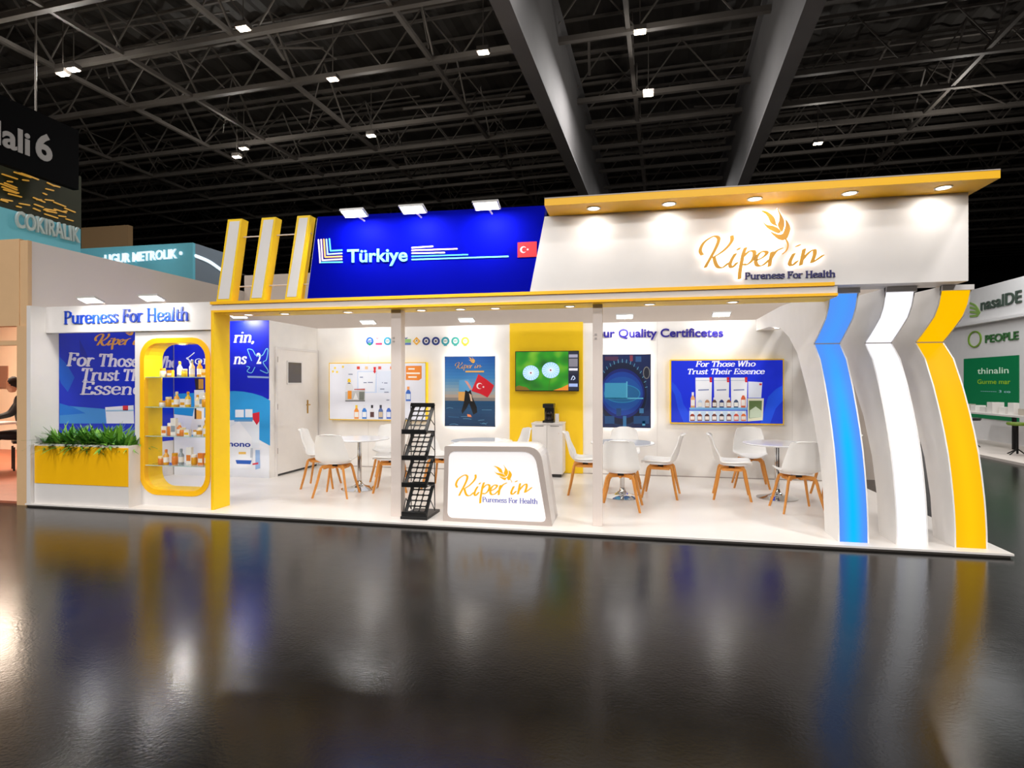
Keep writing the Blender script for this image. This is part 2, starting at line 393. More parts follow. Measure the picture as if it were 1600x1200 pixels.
# hanging hall lamps
LAMPO = mat('lamp_glass_lit', (255, 236, 205), emit=22., noise=0)
n = 0
for i, (px, py, desc) in enumerate([(380, 46, 'high up left, brightest of the left roof bay'), (755, 83, 'just left of the left girder'), (98, 117, 'upper left above the hall sign, left of a pair'),
     (115, 110, 'upper left above the hall sign, right of a pair'), (520, 125, 'between the two left roof bays'), (370, 246, 'below the middle of the left roof, larger of a pair'), (381, 233, 'below the middle of the left roof, upper of a pair'),
     (580, 213, 'above the gap between two blue sign floodlights'), (1000, 51, 'between the two deep girders, nearest'), (1013, 149, 'between the two deep girders, farther off'), (1278, 225, 'right of the right girder above the wheat logo')]):
    p = P(px, py, Z=TZ-.8)
    t = thing('hall_lamp', 'small bright ceiling lamp %s' % desc, 'ceiling lamp', (p.x, p.y, p.z), group='hall roof lamps')
    MB().box(-.13, .13, -.09, .09, .02, .12).build('housing', STEEL, t, world=False)
    MB().box(-.11, .11, -.07, .07, 0, .02).build('lens', LAMPO, t, world=False)
    MB().tube([(0, 0, .12), (0, 0, 1.5)], .012, 6).build('hanger', STEEL, t, world=False)
    lamp('lamp_light', 'POINT', (p.x, p.y, p.z-.12), 40, size=.05, parent=t)
for (x, y) in ((-14, 1), (-7, 1), (0, 1), (7, 1), (14, 1), (12, 8), (18, 14), (9, 18), (-20, 12)):
    lamp('lamp_light', 'POINT', (x, y, 8.6), 60, size=.05)  # points without lamp bodies, added to brighten the roof
for (x, y) in ():
    pass

# ================================================================== STAND SHELL
FZ = .04
struct(MB().box(-7.3, 3.29, 5.776, 9.7, .022, FZ), 'floor_platform', mat('white_stand_floor', (228, 222, 216), .28, noise=.02), None)
struct(MB().box(-7.29, 3.275, 5.80, 9.7, 0, .022), 'trim_1', mat('grey_plinth', (84, 78, 72), .5))
SB = Surf('Y', 9.46)
struct(MB().box(-5.5, 3.228, 9.46, 9.52, FZ, 2.5), 'wall_stand_back', WALLW)
m = MB()
for x in (-4.5, .45, 2.45): m.box(x-.002, x+.002, 9.458, 9.4605, FZ, 2.5)
m.build('panel_seam', mat('seam_grey', (206, 200, 194), .6), bpy.data.objects['wall_stand_back'])
MB().box(-5.44, 3.22, 9.452, 9.46, FZ, FZ+.015).build('base_line', GREYEDGE, bpy.data.objects['wall_stand_back'])
# storage room: front wall with print, side wall with door
rm = struct(MB().box(-7.2, -5.485, 8.05, 8.11, FZ, 2.5), 'wall_storage_front', WALLW)
struct(MB().box(-5.545, -5.485, 8.11, 9.46, FZ, 2.5), 'wall_storage_side', WALLW)
lw = struct(MB().box(-7.28, -7.22, 5.78, 8.11, FZ, 2.48), 'wall_stand_left', WHITE)
# door in the storage side wall
SD = Surf('X', -5.485)
dr = thing('door_1', 'white flush door with a small dark square window in the side wall of the storage room', 'door', (-5.48, 8.7, FZ)); dr['kind'] = 'structure'
u0 = SD.uv(431, 740)[0]; u1 = 9.40
MB().poly(SD, [(u0, .075), (u1, .075), (u1, 2.06), (u0, 2.06)], .001, .03).build('door_leaf', mat('door_white', (232, 226, 220), .45), dr)
MB().rect(SD, u0-.03, u0, .04, 2.1, 0, .036).rect(SD, u1, u1+.03, .04, 2.1, 0, .036).rect(SD, u0, u1, 2.06, 2.1, 0, .036).build('door_frame', WHITE, dr)
MB().rect(SD, u0, u1, .04, .072, .001, .02).build('floor_gap', DARK, dr)
a = SD.uv(447, 566); c = SD.uv(468, 598)
MB().ring(SD, [(a[0], c[1]), (c[0], c[1]), (c[0], a[1]), (a[0], a[1])], [(a[0]-.025, c[1]-.025), (c[0]+.025, c[1]-.025), (c[0]+.025, a[1]+.025), (a[0]-.025, a[1]+.025)], .03, .04).build('window_frame', WHITE, dr)
MB().rect(SD, a[0], c[0], c[1], a[1], .03, .034).build('window_pane', mat('smoked_glass', (78, 70, 64), .15), dr)
h = SD.uv(478, 634); BR = mat('brass', (196, 160, 84), .25, .9)
MB().rect(SD, h[0]-.02, h[0]+.02, h[1]-.13, h[1]+.1, .03, .036).build('handle_plate', BR, dr)
MB().tube([SD.to3(h[0], h[1]+.02, .036), SD.to3(h[0], h[1]+.02, .08), SD.to3(h[0]-.11, h[1]+.02, .08)], .01, 6).build('handle', BR, dr)
m = MB()
for z in (.4, 1.1, 1.85): m.tube([SD.to3(u0-.005, z, .035), SD.to3(u0-.005, z+.09, .035)], .009, 6)
m.build('hinge', GREYEDGE, dr)

# main fascia beam with yellow edging, pillar, posts
fb = thing('fascia_beam', 'long white fascia beam with yellow top and bottom edging spanning the open stand front', 'beam', (-1.4, 5.91, 2.35))
MB().box(-4.787, 1.93, 5.925, 6.30, 2.36, 2.46).build('beam_body', WHITE, fb)
MB().box(-4.80, 1.90, 5.905, 6.30, 2.445, 2.478).build('top_edging', YELD, fb)
MB().box(-4.79, 1.93, 5.91, 5.935, 2.35, 2.376).build('bottom_edging', YELD, fb)
MB().box(-4.76, 1.93, 5.935, 6.30, 2.345, 2.36).build('soffit', YEL, fb)
pl = thing('portal_pillar', 'yellow portal pillar between the display cabinet and the open seating area', 'pillar', (-4.75, 6.05, FZ))
MB().box(-4.772, -4.755, 5.91, 6.19, FZ, 2.35).build('inner_face', YEL, pl)
MB().box(-4.79, -4.772, 5.91, 6.19, FZ, 2.35).build('edge_strip', YELD, pl)
for x, lab, dx in ((-2.60, 'square aluminium post behind the black brochure rack', .12), (-.365, 'square aluminium post between the lit counter and the middle table', .1)):
    t = thing('support_post', lab, 'post', (x+.05, 6.09, FZ))
    MB().box(x, x+dx, 6.035, 6.035+dx, FZ, 2.345).build('post_shaft', ALU, t, bevel=.004)
    m = MB(); 
    for z in (1.98, 2.02): m.box(x+.02, x+.045, 6.030, 6.036, z, z+.02)
    m.build('lock_slot', GREYEDGE, t)
# downlights
def downlight(p, label, grp, pw, cone=1.9, r=.045, aim=None):
    t = thing('recessed_downlight', label, 'downlight', tuple(p), group=grp)
    MB().lathe([(r, 0), (r+.014, 0), (r+.014, -.006), (r, -.006), (r, 0)], 20, caps=False).build('trim_ring', WHITE, t, world=False)
    MB().lathe([(r-.002, -.003), (r-.002, -.001)], 16).build('lens', LEDW, t, world=False)
    if cone is None: lamp('lamp_light', 'AREA', (p[0], p[1], p[2]-.012), pw, size=r*2, aim=(p[0], p[1]+.001, 0), parent=t)
    else: lamp('lamp_light', 'SPOT', (p[0], p[1], p[2]-.02), pw, size=.04, aim=aim or (p[0], p[1]+.001, 0), parent=t, cone=cone, blend=1.0)
    return t
ORD = ['first', 'second', 'third', 'fourth', 'fifth', 'sixth', 'seventh', 'eighth', 'ninth', 'tenth', 'eleventh', 'twelfth', 'thirteenth']
for i, (px, py) in enumerate([(380, 490), (440, 489), (542, 487), (660, 485), (720, 483), (775, 482), (891, 479), (1015, 475), (1147, 470)]):
    p = P(px, py, Z=2.345); downlight((p.x, 6.13, 2.344), '%s downlight from the yellow pillar in the yellow soffit of the fascia beam' % ORD[i], 'soffit downlights', 9, aim=(p.x, 8.0, 0))
# ------- left section
lf = thing('left_fascia', 'white header board lettered Pureness For Health above the planter and cabinet', 'sign board', (-6, 5.97, 2.16))
SL = Surf('Y', 5.97)
MB().box(-7.22, -4.79, 5.97, 6.05, 2.156, 2.486).build('board', WHITE, lf, bevel=.003)
m = MB(); a = SL.uv(101, 506.5); c = SL.uv(296, 500.5)
serif(m, SL, 'Pureness For Health', a[0], a[1], c[0], .158, .001, .012, bold=1.25, v1=c[1]+.0)
m.build('lettering', BLUEL, lf)
# cabinet wall panel with rounded opening
cb = thing('display_cabinet', 'white panel with a rounded yellow framed display niche right of the planter', 'display cabinet', (-5.34, 6.1, FZ))
u0, u1, v0, v1 = -5.845, -4.868, .17, 2.07
outer = rrect(u0, u1, v0, v1, .24); inner = rrect(u0+.062, u1-.062, v0+.062, v1-.062, .19)
SC = Surf('Y', 6.0)
big = to_rect(outer, -5.925, -4.79, FZ, 2.156)
MB().ring(SC, outer, big, 0, -.05).build('panel', WHITE, cb)
MB().ring(SC, inner, outer, .012, -.05).build('yellow_frame', YELD, cb)
MB().ring(SC, inner, rrect(u0+.045, u1-.045, v0+.045, v1-.045, .2), -.05, -.27).build('niche_lining', YEL, cb)
GL = mat('shelf_glass', (225, 240, 235), .02, noise=0, trans=1.)
GLE = mat('glass_edge', (170, 200, 190), .15, noise=0)
shz = []
for py in (589.5, 636, 681.3, 726.8):
    z = P(222, py, Y=6.0).z; shz.append(z)
    g = MB().box(u0+.064, u1-.064, 6.01, 6.25, z-.004, z+.004).build('glass_shelf', GL, cb)
    MB().box(u0+.064, u1-.064, 6.005, 6.01, z-.004, z+.004).build('shelf_edge', GLE, g)
downlight((-5.36, 6.12, 2.0), 'downlight in the top of the yellow display niche', 'niche downlight', 9, cone=None)
# products on the glass shelves
pw_ = mat('product_white', (240, 236, 228), .35); pg_ = mat('product_gold', (226, 160, 40), .3); po_ = mat('product_orange', (228, 132, 52), .35)
py_ = mat('product_yellow', (240, 196, 40), .35); pgr = mat('product_grey', (150, 160, 168), .35); pcr = mat('product_cream', (240, 220, 170), .4)
cols = {'white': pw_, 'gold': pg_, 'orange': po_, 'yellow': py_, 'grey': pgr, 'cream': pcr}
rp = random.Random(11)
def product(kind, cname, cap, loc, h, r, label, grp):
    t = thing('product_'+kind, label, kind, loc, group=grp)
    if kind == 'bottle':
        MB().lathe([(r*.9, 0), (r, h*.05), (r, h*.6), (r*.45, h*.75), (r*.4, h*.82)], 12).build('body', cols[cname], t, sm=True, world=False)
        MB().lathe([(r*.5, h*.82), (r*.5, h), (r*.3, h*1.02)], 10).build('cap', cols[cap], t, sm=True, world=False)
        MB().lathe([(r*1.02, h*.15), (r*1.02, h*.5)], 12).build('label_band', cols['white' if cname != 'white' else 'gold'], t, sm=True, world=False)
    elif kind == 'jar':
        MB().lathe([(r*.85, 0), (r, h*.1), (r, h*.65), (r*.85, h*.75)], 12).build('body', cols[cname], t, sm=True, world=False)
        MB().lathe([(r*.95, h*.75), (r*.95, h), (r*.85, h*1.03)], 12).build('lid', cols[cap], t, sm=True, world=False)
    else:
        MB().box(-r, r, -r*.6, r*.6, 0, h).build('body', cols[cname], t, world=False)
        MB().box(-r*.8, r*.8, -r*.6-.002, -r*.6, h*.2, h*.55).build('front_print', cols[cap], t, world=False)
    return t
spec = [[('jar','cream','gold',.11),('box','gold','white',.09),('bottle','grey','gold',.2),('jar','yellow','cream',.1),('bottle','cream','grey',.22),('bottle','gold','cream',.21),('box','cream','gold',.1)],
        [('jar','white','gold',.07),('jar','gold','cream',.12),('box','yellow','white',.09),('bottle','gold','cream',.19),('box','white','gold',.1),('bottle','yellow','gold',.19),('bottle','cream','gold',.15),('box','white','grey',.18),('jar','gold','white',.13)],
        [('box','white','orange',.11),('jar','orange','white',.15),('box','white','grey',.22),('bottle','orange','white',.16),('jar','orange','cream',.1),('box','white','yellow',.08),('jar','white','gold',.07),('bottle','white','grey',.14),('bottle','yellow','gold',.2)],
        [('jar','orange','cream',.1),('bottle','gold','orange',.19),('jar','orange','gold',.14),('bottle','grey','grey',.2),('box','white','orange',.22),('jar','gold','white',.13),('box','orange','white',.15),('bottle','yellow','gold',.19)]]
for si, row in enumerate(spec):
    for k, (kd, c1, c2, hh) in enumerate(row):
        x = -5.70+(.72)*(k+.5)/len(row); y = 6.13+rp.uniform(-.04, .05)
        product(kd, c1, c2, (x, y, shz[si]+.0045), hh*.95, .036 if kd != 'bottle' else .032, '%s %s with %s top, %s from the left on the %s glass shelf' % (c1, kd, c2, ORD[k], ['top', 'second highest', 'second lowest', 'lowest'][si]) if kd != 'box' else '%s carton with %s print, %s from the left on the %s glass shelf' % (c1, c2, ORD[k], ['top', 'second highest', 'second lowest', 'lowest'][si]),
                'products on the %s niche shelf' % ['top', 'second highest', 'second lowest', 'lowest'][si])
# planter
pt = thing('planter_box', 'long white planter box with an amber front panel at the left stand corner', 'planter', (-6.5, 5.95, FZ))
MB().ring(Surf('Y', 5.82), [(-7.2, FZ), (-5.84, FZ), (-5.84, .79), (-7.2, .79)], [(-7.18, FZ+.02), (-5.86, FZ+.02), (-5.86, .78), (-7.18, .78)], 0, 0)
m = MB().box(-7.215, -5.836, 5.82, 5.85, FZ, .775).box(-7.215, -5.836, 6.16, 6.19, FZ, .775).box(-7.215, -7.19, 5.85, 6.16, FZ, .775).box(-5.86, -5.836, 5.85, 6.16, FZ, .775)
m.build('box_body', WHITE, pt)
MB().box(-7.2, -5.838, 5.812, 5.82, .29, .75).build('amber_panel', YELD, pt)
MB().box(-7.19, -5.86, 5.85, 6.16, .1, .72).build('soil', mat('potting_soil', (40, 30, 22), .9, noise=.4), pt)
LEAF = mat('leaf_green', (112, 164, 58), .4, noise=.5, nscale=5); LEAF2 = mat('leaf_dark_green', (70, 128, 44), .4, noise=.5, nscale=5)
rl = random.Random(5)
for i in range(10):
    px_ = -7.08+i*.124
    t = MB()
    for k in range(95):
        a = rl.uniform(0, 2*PI); L = rl.uniform(.19, .38)*(1 if 0 < i < 8 else .72); el = rl.uniform(.15, 1.3); bx = rl.uniform(-.07, .07); by = rl.uniform(-.1, .1)
        d = Vector((math.cos(a), math.sin(a), 0)); s_ = Vector((-d.y, d.x, 0)); w_ = rl.uniform(.012, .024)
        pts = []
        for j in range(5):
            q = j/4; pos = Vector((px_+bx, 6.0+by, .74+rl.uniform(0, .003)))+d*(L*math.cos(el)*q*1.1)+Vector((0, 0, L*math.sin(el)*q-.11*q*q*(1.3-el*.6)))
            wj = w_*(.5, 1, .95, .6, .05)[j]; pts += [pos-s_*wj, pos+s_*wj+Vector((0, 0, .003))]
        t.add(pts, [(2*j, 2*j+1, 2*j+3, 2*j+2) for j in range(4)])
    tag(t.build('leafy_plant', LEAF if i % 2 else LEAF2), '%s arching green foliage plant from the left in the white planter' % ORD[i], 'plant', 'foliage plants in the planter')
# flood lamps
def flood(px, py, Yp, label, grp, pw=45, wd=.27, aimY=None, z=None):
    p = P(px, py, Y=Yp); z = z or p.z
    t = thing('led_floodlight', label, 'floodlight', (p.x, p.y, z), group=grp)
    r = Matrix.Rotation(math.radians(-18), 4, 'X')
    m1 = MB().box(-wd/2, wd/2, -.07, .07, 0, .022); m1.v = [tuple(r @ Vector(q)) for q in m1.v]; m1.build('housing', mat('floodlight_grey', (190, 188, 184), .4, .4), t, world=False)
    m2 = MB().box(-wd/2+.015, wd/2-.015, -.06, .06, -.004, 0); m2.v = [tuple(r @ Vector(q)) for q in m2.v]; m2.build('led_panel', LEDW, t, world=False)
    MB().tube([(0, .06, 0), (0, (aimY or Yp+.25)-p.y, -.01)], .01, 6).build('arm', ALU, t, world=False)
    lamp('lamp_light', 'AREA', (p.x, p.y, z-.03), pw, size=wd*.8, sy=.1, aim=(p.x, p.y+.5, z-1.3), parent=t, col=(1, .98, .95))
    return t
for px, py, q in ((553, 334, 'left'), (645, 328, 'middle'), (760, 322, 'right')):
    flood(px, py, 5.68, 'white LED floodlight over the blue sign, %s of the three' % q, 'floodlights over the blue sign', 13, aimY=6.0)
for px, q in ((141, 'over the word Pureness'), (237, 'over the word Health')):
    flood(px, 473, 5.8, 'flat LED floodlight on the left header board %s' % q, 'floodlights on the left header', 7, aimY=6.0, z=2.52)
for px, py, q in ((575, 507, 'above the framed product board'), (729, 506, 'above the diver poster'), (976, 499, 'above the word Quality'), (1127, 496, 'above the word Certificetes')):
    flood(px, py, 9.2, 'LED floodlight on top of the back wall %s' % q, 'floodlights on the back wall', 6, aimY=9.48, z=2.56)
flood(372, 503, 7.85, 'LED floodlight above the blue storage room print', 'floodlight on the storage room', 9, aimY=8.07, z=2.55)
flood(250, 503, 7.85, 'LED floodlight above the storage room print, seen through nothing but lighting the niche view', 'floodlight on the storage room', 9, aimY=8.07, z=2.55)['label'] = 'LED floodlight over the left half of the storage room print'  # unseen lamp added to light the print behind the niche

# ------- leaning slats
SS = Surf('Y', 5.91)
for k, (bl, br_, tl, tr, q) in enumerate([((338, 471), (361, 471), (356, 343), (378, 342), 'left'), ((390, 470), (412, 470), (409, 340.5), (431, 339.5), 'middle'), ((445, 468.5), (466, 468), (464.5, 337.5), (484.5, 336), 'right')]):
    t = thing('leaning_slat', 'yellow edged white leaning slat on the fascia, %s of the three' % q, 'slat', (SS.uv(*bl)[0], 5.95, 2.478), group='leaning slats')
    q_ = [(SS.uv(*bl)[0], 2.479), (SS.uv(*br_)[0], 2.479), SS.uv(*tr), SS.uv(*tl)]
    q_[2] = (q_[2][0], q_[3][1])
    MB().poly(SS, q_, 0, -.12).build('slat_body', YEL, t)
    cx = sum(p[0] for p in q_)/4; cz = sum(p[1] for p in q_)/4
    ins = []
    for i, (u, v) in enumerate(q_): ins.append((u+(.026 if i in (0, 3) else -.026), v+(.026 if i < 2 else -.026)))
    MB().poly(SS, ins, .003, 0).build('white_face', WHITE, t)
t = thing('slat_tie_rods', 'two thin grey tie rods joining the three leaning slats', 'tie rod', (-4.2, 6, 2.6))
for y_ in (371, 448):
    a = P(375, y_, Y=5.98); c = P(487, y_-4, Y=5.98); MB().tube([a, (c.x, c.y, a.z)], .008, 6).build('rod', ALU, t)
# ------- blue sign
bs = thing('blue_sign', 'slanted royal blue sign panel lettered Türkiye above the fascia', 'sign', (-2.2, 5.97, 2.478))
SBl = Surf('Y', 5.93)
q_ = [(-3.565, 2.479), (-.99, 2.479), (-.84, 3.37), (-3.435, 3.40)]
BLUE2 = mat('deep_blue_panel', (1, 6, 145), .6, spec=.02)
MB().poly(SBl, q_, 0, -.12).build('panel', BLUE2, bs)
MB().poly(SBl, [(-3.60, 2.479), (-3.566, 2.479), (-3.436, 3.40), (-3.47, 3.40)], -.05, -.12).build('white_edge', WHITE, bs)
def em(c, e): return mat('lit_%d_%d_%d' % c, c, .4, emit=e, noise=0)
m = MB(); a = SBl.uv(543, 410); c = SBl.uv(637, 408)
sans(m, SBl, 'Türkiye', a[0], a[1], c[0], SBl.uv(560, 388.5)[1]-a[1], .001, .012, bold=.018, v1=c[1]); m.build('lettering', em((110, 205, 242), .45), bs)
def zp(x, y): return SBl.uv(320+x/2.857, 300+y/2.857)
def band(m, pts, wz): m.stroke(SBl, [zp(*p) for p in pts], wz, wz, .001, .006, sm=False)
Lc = [((230,230,235), (508,214),(516,318),(516,318)), ((230,200,235),(520,212),(527,306),(616,300)), ((240,170,90),(531,212),(538,292),(616,289)), ((120,205,240),(543,212),(550,281),(616,278)), ((70,170,220),(556,210),(563,264),(616,262))]
for i, (cc, p0, p1, p2) in enumerate([((225,225,235),(508,214),(515,300),(515,315)), ((236,196,214),(520,213),(526,305),(612,300)), ((240,170,90),(532,212),(538,291),(612,288)), ((150,190,235),(544,212),(549,278),(612,274)), ((80,180,230),(557,210),(562,263),(612,260))]):
    m = MB(); band(m, [p0, p1, p2], .009); m.build('stripe_mark', em(cc, .5), bs)
m = MB(); band(m, [(515, 315), (614, 313)], .009); m.build('stripe_mark', em((80, 180, 230), .5), bs)
for (x0, x1, y0, y1, cc) in ((926, 1018, 249, 243, (225,225,235)), (926, 1126, 261, 254, (236,196,224)), (926, 1070, 274, 271, (225,225,235)), (926, 1174, 288, 280, (60,150,220)), (926, 1354, 302, 288, (100,205,240))):
    m = MB(); band(m, [(x0, y0), (x1, y1)], .008); m.build('stripe_mark', em(cc, .5), bs)
fg = thing('flag_emblem', 'small red flag with white crescent and star on the blue sign', 'flag', (-1.05, 5.92, 2.9))
a = zp(1397, 226); c = zp(1482, 289)
MB().rect(SBl, a[0], c[0], c[1], a[1], .002, .008).build('red_field', em((225, 10, 28), .25), fg)
def crescent(S, cu, cv, r, d, mw, parent, ang=0):
    A, B = [], []; o = .28
    for i in range(21):
        t_ = .5+(2*PI-1.0)*i/20; A.append((math.cos(t_), math.sin(t_)))
    for x_, y_ in A:
        # nearest point of the inner circle (centre o, radius .78) seen from its centre
        dx, dy = x_-o, y_; L_ = math.hypot(dx, dy); k_ = min(1, .78/L_); B.append((o+dx*k_, dy*k_))
    R_ = lambda p: (cu+r*(p[0]*math.cos(ang)-p[1]*math.sin(ang)), cv+r*(p[0]*math.sin(ang)+p[1]*math.cos(ang)))
    cm_ = MB()
    for i in range(20): cm_.poly(S, [R_(A[i]), R_(A[i+1]), R_(B[i+1]), R_(B[i])], d)
    cm_.build('crescent', mw, parent)
    sc = (cu+1.35*r*math.cos(ang), cv+1.35*r*math.sin(ang)); st = []
    for i in range(10):
        q = (.42 if i % 2 == 0 else .17)*r; t_ = PI+ang+i*PI/5; st.append((sc[0]+q*math.cos(t_), sc[1]+q*math.sin(t_)))
    MB().poly(S, st, d).build('star', mw, parent)
crescent(SBl, (a[0]+c[0])/2-.04, (a[1]+c[1])/2, .034, .009, em((240, 235, 235), .4), fg)

# ------- main sign wall with canopy
sg = thing('main_sign', 'big white sign wall with backlit gold script and wheat ear under the yellow canopy', 'sign', (1, 6.1, 2.45))
MB().poly(SS, [(-1.005, 2.479), (1.83, 2.479), (1.83, 2.45), (3.006, 2.45), (3.006, 3.25), (-.85, 3.25)], 0, -.35).build('sign_wall', WHITE, sg)
M1 = lambda x, y: SS.uv(1060+x/5.714, 300+y/5.714)
logo(MB(), SS, M1, .0185, .028, .042, parts='s').build('gold_script', GOLD, sg)
logo(MB(), SS, M1, .0185, .028, .042, parts='l').build('wheat_ear', GOLD, sg)
HALO = mat('halo_led', (255, 250, 244), emit=9., noise=0)
logo(MB(), SS, M1, .012, .018, .026, stem=False).build('halo_backing', HALO, sg)
m = MB(); a = M1(592, 778); c = M1(1402, 758)
serif(m, SS, 'Pureness For Health', a[0], a[1], c[0], M1(600, 722)[1]-M1(600, 778)[1], .002, .014, bold=1.5, v1=c[1]); m.build('navy_lettering', NAVY, sg)
cn = thing('canopy', 'yellow projecting canopy slab over the big white sign wall', 'canopy', (1.1, 5.8, 3.25))
MB().poly(Surf('Y', 5.55), [(-.80, 3.25), (3.06, 3.25), (3.06, 3.318), (-.80, 3.318)], 0, -.75).build('slab', YELD, cn)
MB().box(-.80, 3.06, 5.548, 6.3, 3.318, 3.327).build('top_edge', GREYEDGE, cn)
for i, (px, py) in enumerate([(927, 323), (1046, 316), (1181, 308), (1330, 300), (1476, 292)]):
    p = P(px, py, Z=3.248); downlight((p.x, 5.72, 3.249), '%s downlight from the left under the yellow canopy' % ORD[i], 'canopy downlights', 2.6, cone=None, r=.055, aim=(p.x, 5.86, 2.4))
# ------- curved fins
PROF = [(6.13, 2.445), (6.15, 2.40), (6.20, 2.27), (6.28, 2.17), (6.40, 2.09), (6.53, 2.01), (6.645, 1.945), (6.45, 1.77), (6.29, 1.50), (6.18, 1.27), (6.10, 1.08), (6.03, .88), (5.985, .70), (5.945, .50), (5.925, .36), (5.91, .2), (5.905, FZ)]
BACK = [(6.285, FZ), (6.335, .42), (6.45, .79), (6.66, 1.175), (6.94, 1.52), (7.24, 1.87), (7.58, 2.08), (8.0, 2.24), (8.6, 2.31), (9.45, 2.33), (9.45, 2.50), (8.0, 2.52), (6.32, 2.445)]
SIDEG = mat('fin_grey', (240, 237, 234), .5)
def finmat(name, base, core, strength):
    m = bpy.data.materials.new(name); m.use_nodes = True; nt = m.node_tree; b = nt.nodes['Principled BSDF']
    tc = nt.nodes.new('ShaderNodeTexCoord'); sp = nt.nodes.new('ShaderNodeSeparateXYZ'); nt.links.new(tc.outputs['Object'], sp.inputs[0])
    ab = nt.nodes.new('ShaderNodeMath'); ab.operation = 'ABSOLUTE'; nt.links.new(sp.outputs[0], ab.inputs[0])
    m1 = nt.nodes.new('ShaderNodeMapRange'); m1.inputs[1].default_value = 0; m1.inputs[2].default_value = .11; m1.inputs[3].default_value = 1; m1.inputs[4].default_value = 0; m1.interpolation_type = 'SMOOTHSTEP'
    nt.links.new(ab.outputs[0], m1.inputs[0])
    m2 = nt.nodes.new('ShaderNodeMapRange'); m2.inputs[1].default_value = 1.9; m2.inputs[2].default_value = .9; m2.inputs[3].default_value = .15; m2.inputs[4].default_value = 1
    nt.links.new(sp.outputs[2], m2.inputs[0])
    m3 = nt.nodes.new('ShaderNodeMath'); m3.operation = 'MULTIPLY'; nt.links.new(m1.outputs[0], m3.inputs[0]); nt.links.new(m2.outputs[0], m3.inputs[1])
    mx = nt.nodes.new('ShaderNodeMix'); mx.data_type = 'RGBA'; mx.inputs[6].default_value = rgb(base); mx.inputs[7].default_value = rgb(core)
    nt.links.new(m3.outputs[0], mx.inputs[0]); nt.links.new(mx.outputs[2], b.inputs['Emission Color']); b.inputs['Emission Strength'].default_value = strength
    b.inputs['Base Color'].default_value = (.005, .005, .005, 1); b.inputs['Roughness'].default_value = .5; b.inputs['Specular IOR Level'].default_value = .05
    return m
FM = [finmat('lit_blue_acrylic', (84, 150, 250), (0, 190, 255), 1.02), finmat('lit_white_acrylic', (236, 236, 244), (255, 255, 255), 1.25), finmat('lit_yellow_acrylic', (238, 178, 0), (244, 188, 0), 1.2)]
for k, (x0, nm) in enumerate(((1.93, 'blue'), (2.42, 'white'), (2.895, 'yellow'))):
    x1 = x0+.262; cx = (x0+x1)/2
    t = thing('curved_fin', 'tall curved grey fin with a backlit %s front at the right end of the stand' % nm, 'fin', (cx, 5.9, FZ), group='curved fins')
    outline = PROF+BACK
    B_ = BACK if k == 0 else [(6.285, FZ), (6.335, .42), (6.45, .79), (6.66, 1.175), (6.94, 1.52), (7.24, 1.87), (7.58, 2.08), (8.0, 2.24), (8.6, 2.31), (9.45, 2.33), (9.45, 2.50), (8.0, 2.52), (6.32, 2.445)]
    for xs in ((x0, x0+.012), (x1-.012, x1)):
        MB().prism3([(xs[0], y, z) for y, z in PROF+B_], [(xs[1], y, z) for y, z in PROF+B_]).build('side_panel', SIDEG, t)
    m = MB()
    L = [p for p in B_]
    V = []
    for y, z in L: V += [(x0+.012, y-.004, z), (x1-.012, y-.004, z)]
    m.add(V, [(2*i, 2*i+1, 2*i+3, 2*i+2) for i in range(len(L)-1)]); m.build('back_skin', SIDEG, t)
    fr = PROF[1:]
    V = []; 
    for y, z in fr: V += [(x0+.012, y+.004, z), (x1-.012, y+.004, z)]
    m = MB().add(V, [(2*i, 2*i+1, 2*i+3, 2*i+2) for i in range(len(fr)-1)]); m.build('lit_front', FM[k], t, sm=True)
    MB().box(x0, x1, 6.11, 6.16, 2.40, 2.448).build('top_cap', WHITE, t)
    MB().box(x0+.004, x1-.004, 6.632, 6.65, 1.938, 1.95).build('joint_strip', GREYEDGE, t)
    if k == 0:
        downlight((cx, 8.75, 2.305), 'small downlight under the arm of the blue fin near the back wall', 'fin arm downlight', 10, r=.04)
# ================================================================== BACK WALL DISPLAYS
def framed(S, px0, py0, px1, py1, name, label, cat, depth, frame, fm, lit=0, back=(230, 232, 240), side=None):
    a = S.uv(px0, py0); c = S.uv(px1, py1)
    t = thing(name, label, cat, S.to3((a[0]+c[0])/2, c[1]))
    MB().rect(S, a[0], c[0], c[1], a[1], .002, depth).build('box_frame', fm, t)
    return t, (a[0]+frame, c[0]-frame, c[1]+frame, a[1]-frame)
def bands(S, t, r, d, stops, n=14, e=.0, name='sky_print'):
    u0, u1, v0, v1 = r
    for i in range(n):
        f = (i+.5)/n
        for j in range(len(stops)-1):
            if stops[j][0] <= f <= stops[j+1][0]:
                q = (f-stops[j][0])/(stops[j+1][0]-stops[j][0]); c = tuple(int(stops[j][1][k]*(1-q)+stops[j+1][1][k]*q) for k in range(3)); break
        MB().rect(S, u0, u1, v1-(v1-v0)*(i+1)/n, v1-(v1-v0)*i/n, d).build(name, pr(c, e), t)
def shape(S, t, pts, d, c, e=0., name='print_shape'): return MB().poly(S, pts, d).build(name, pr(c, e), t)
def pxs(S, f, pts): return [S.uv(*f(*p)) for p in pts]
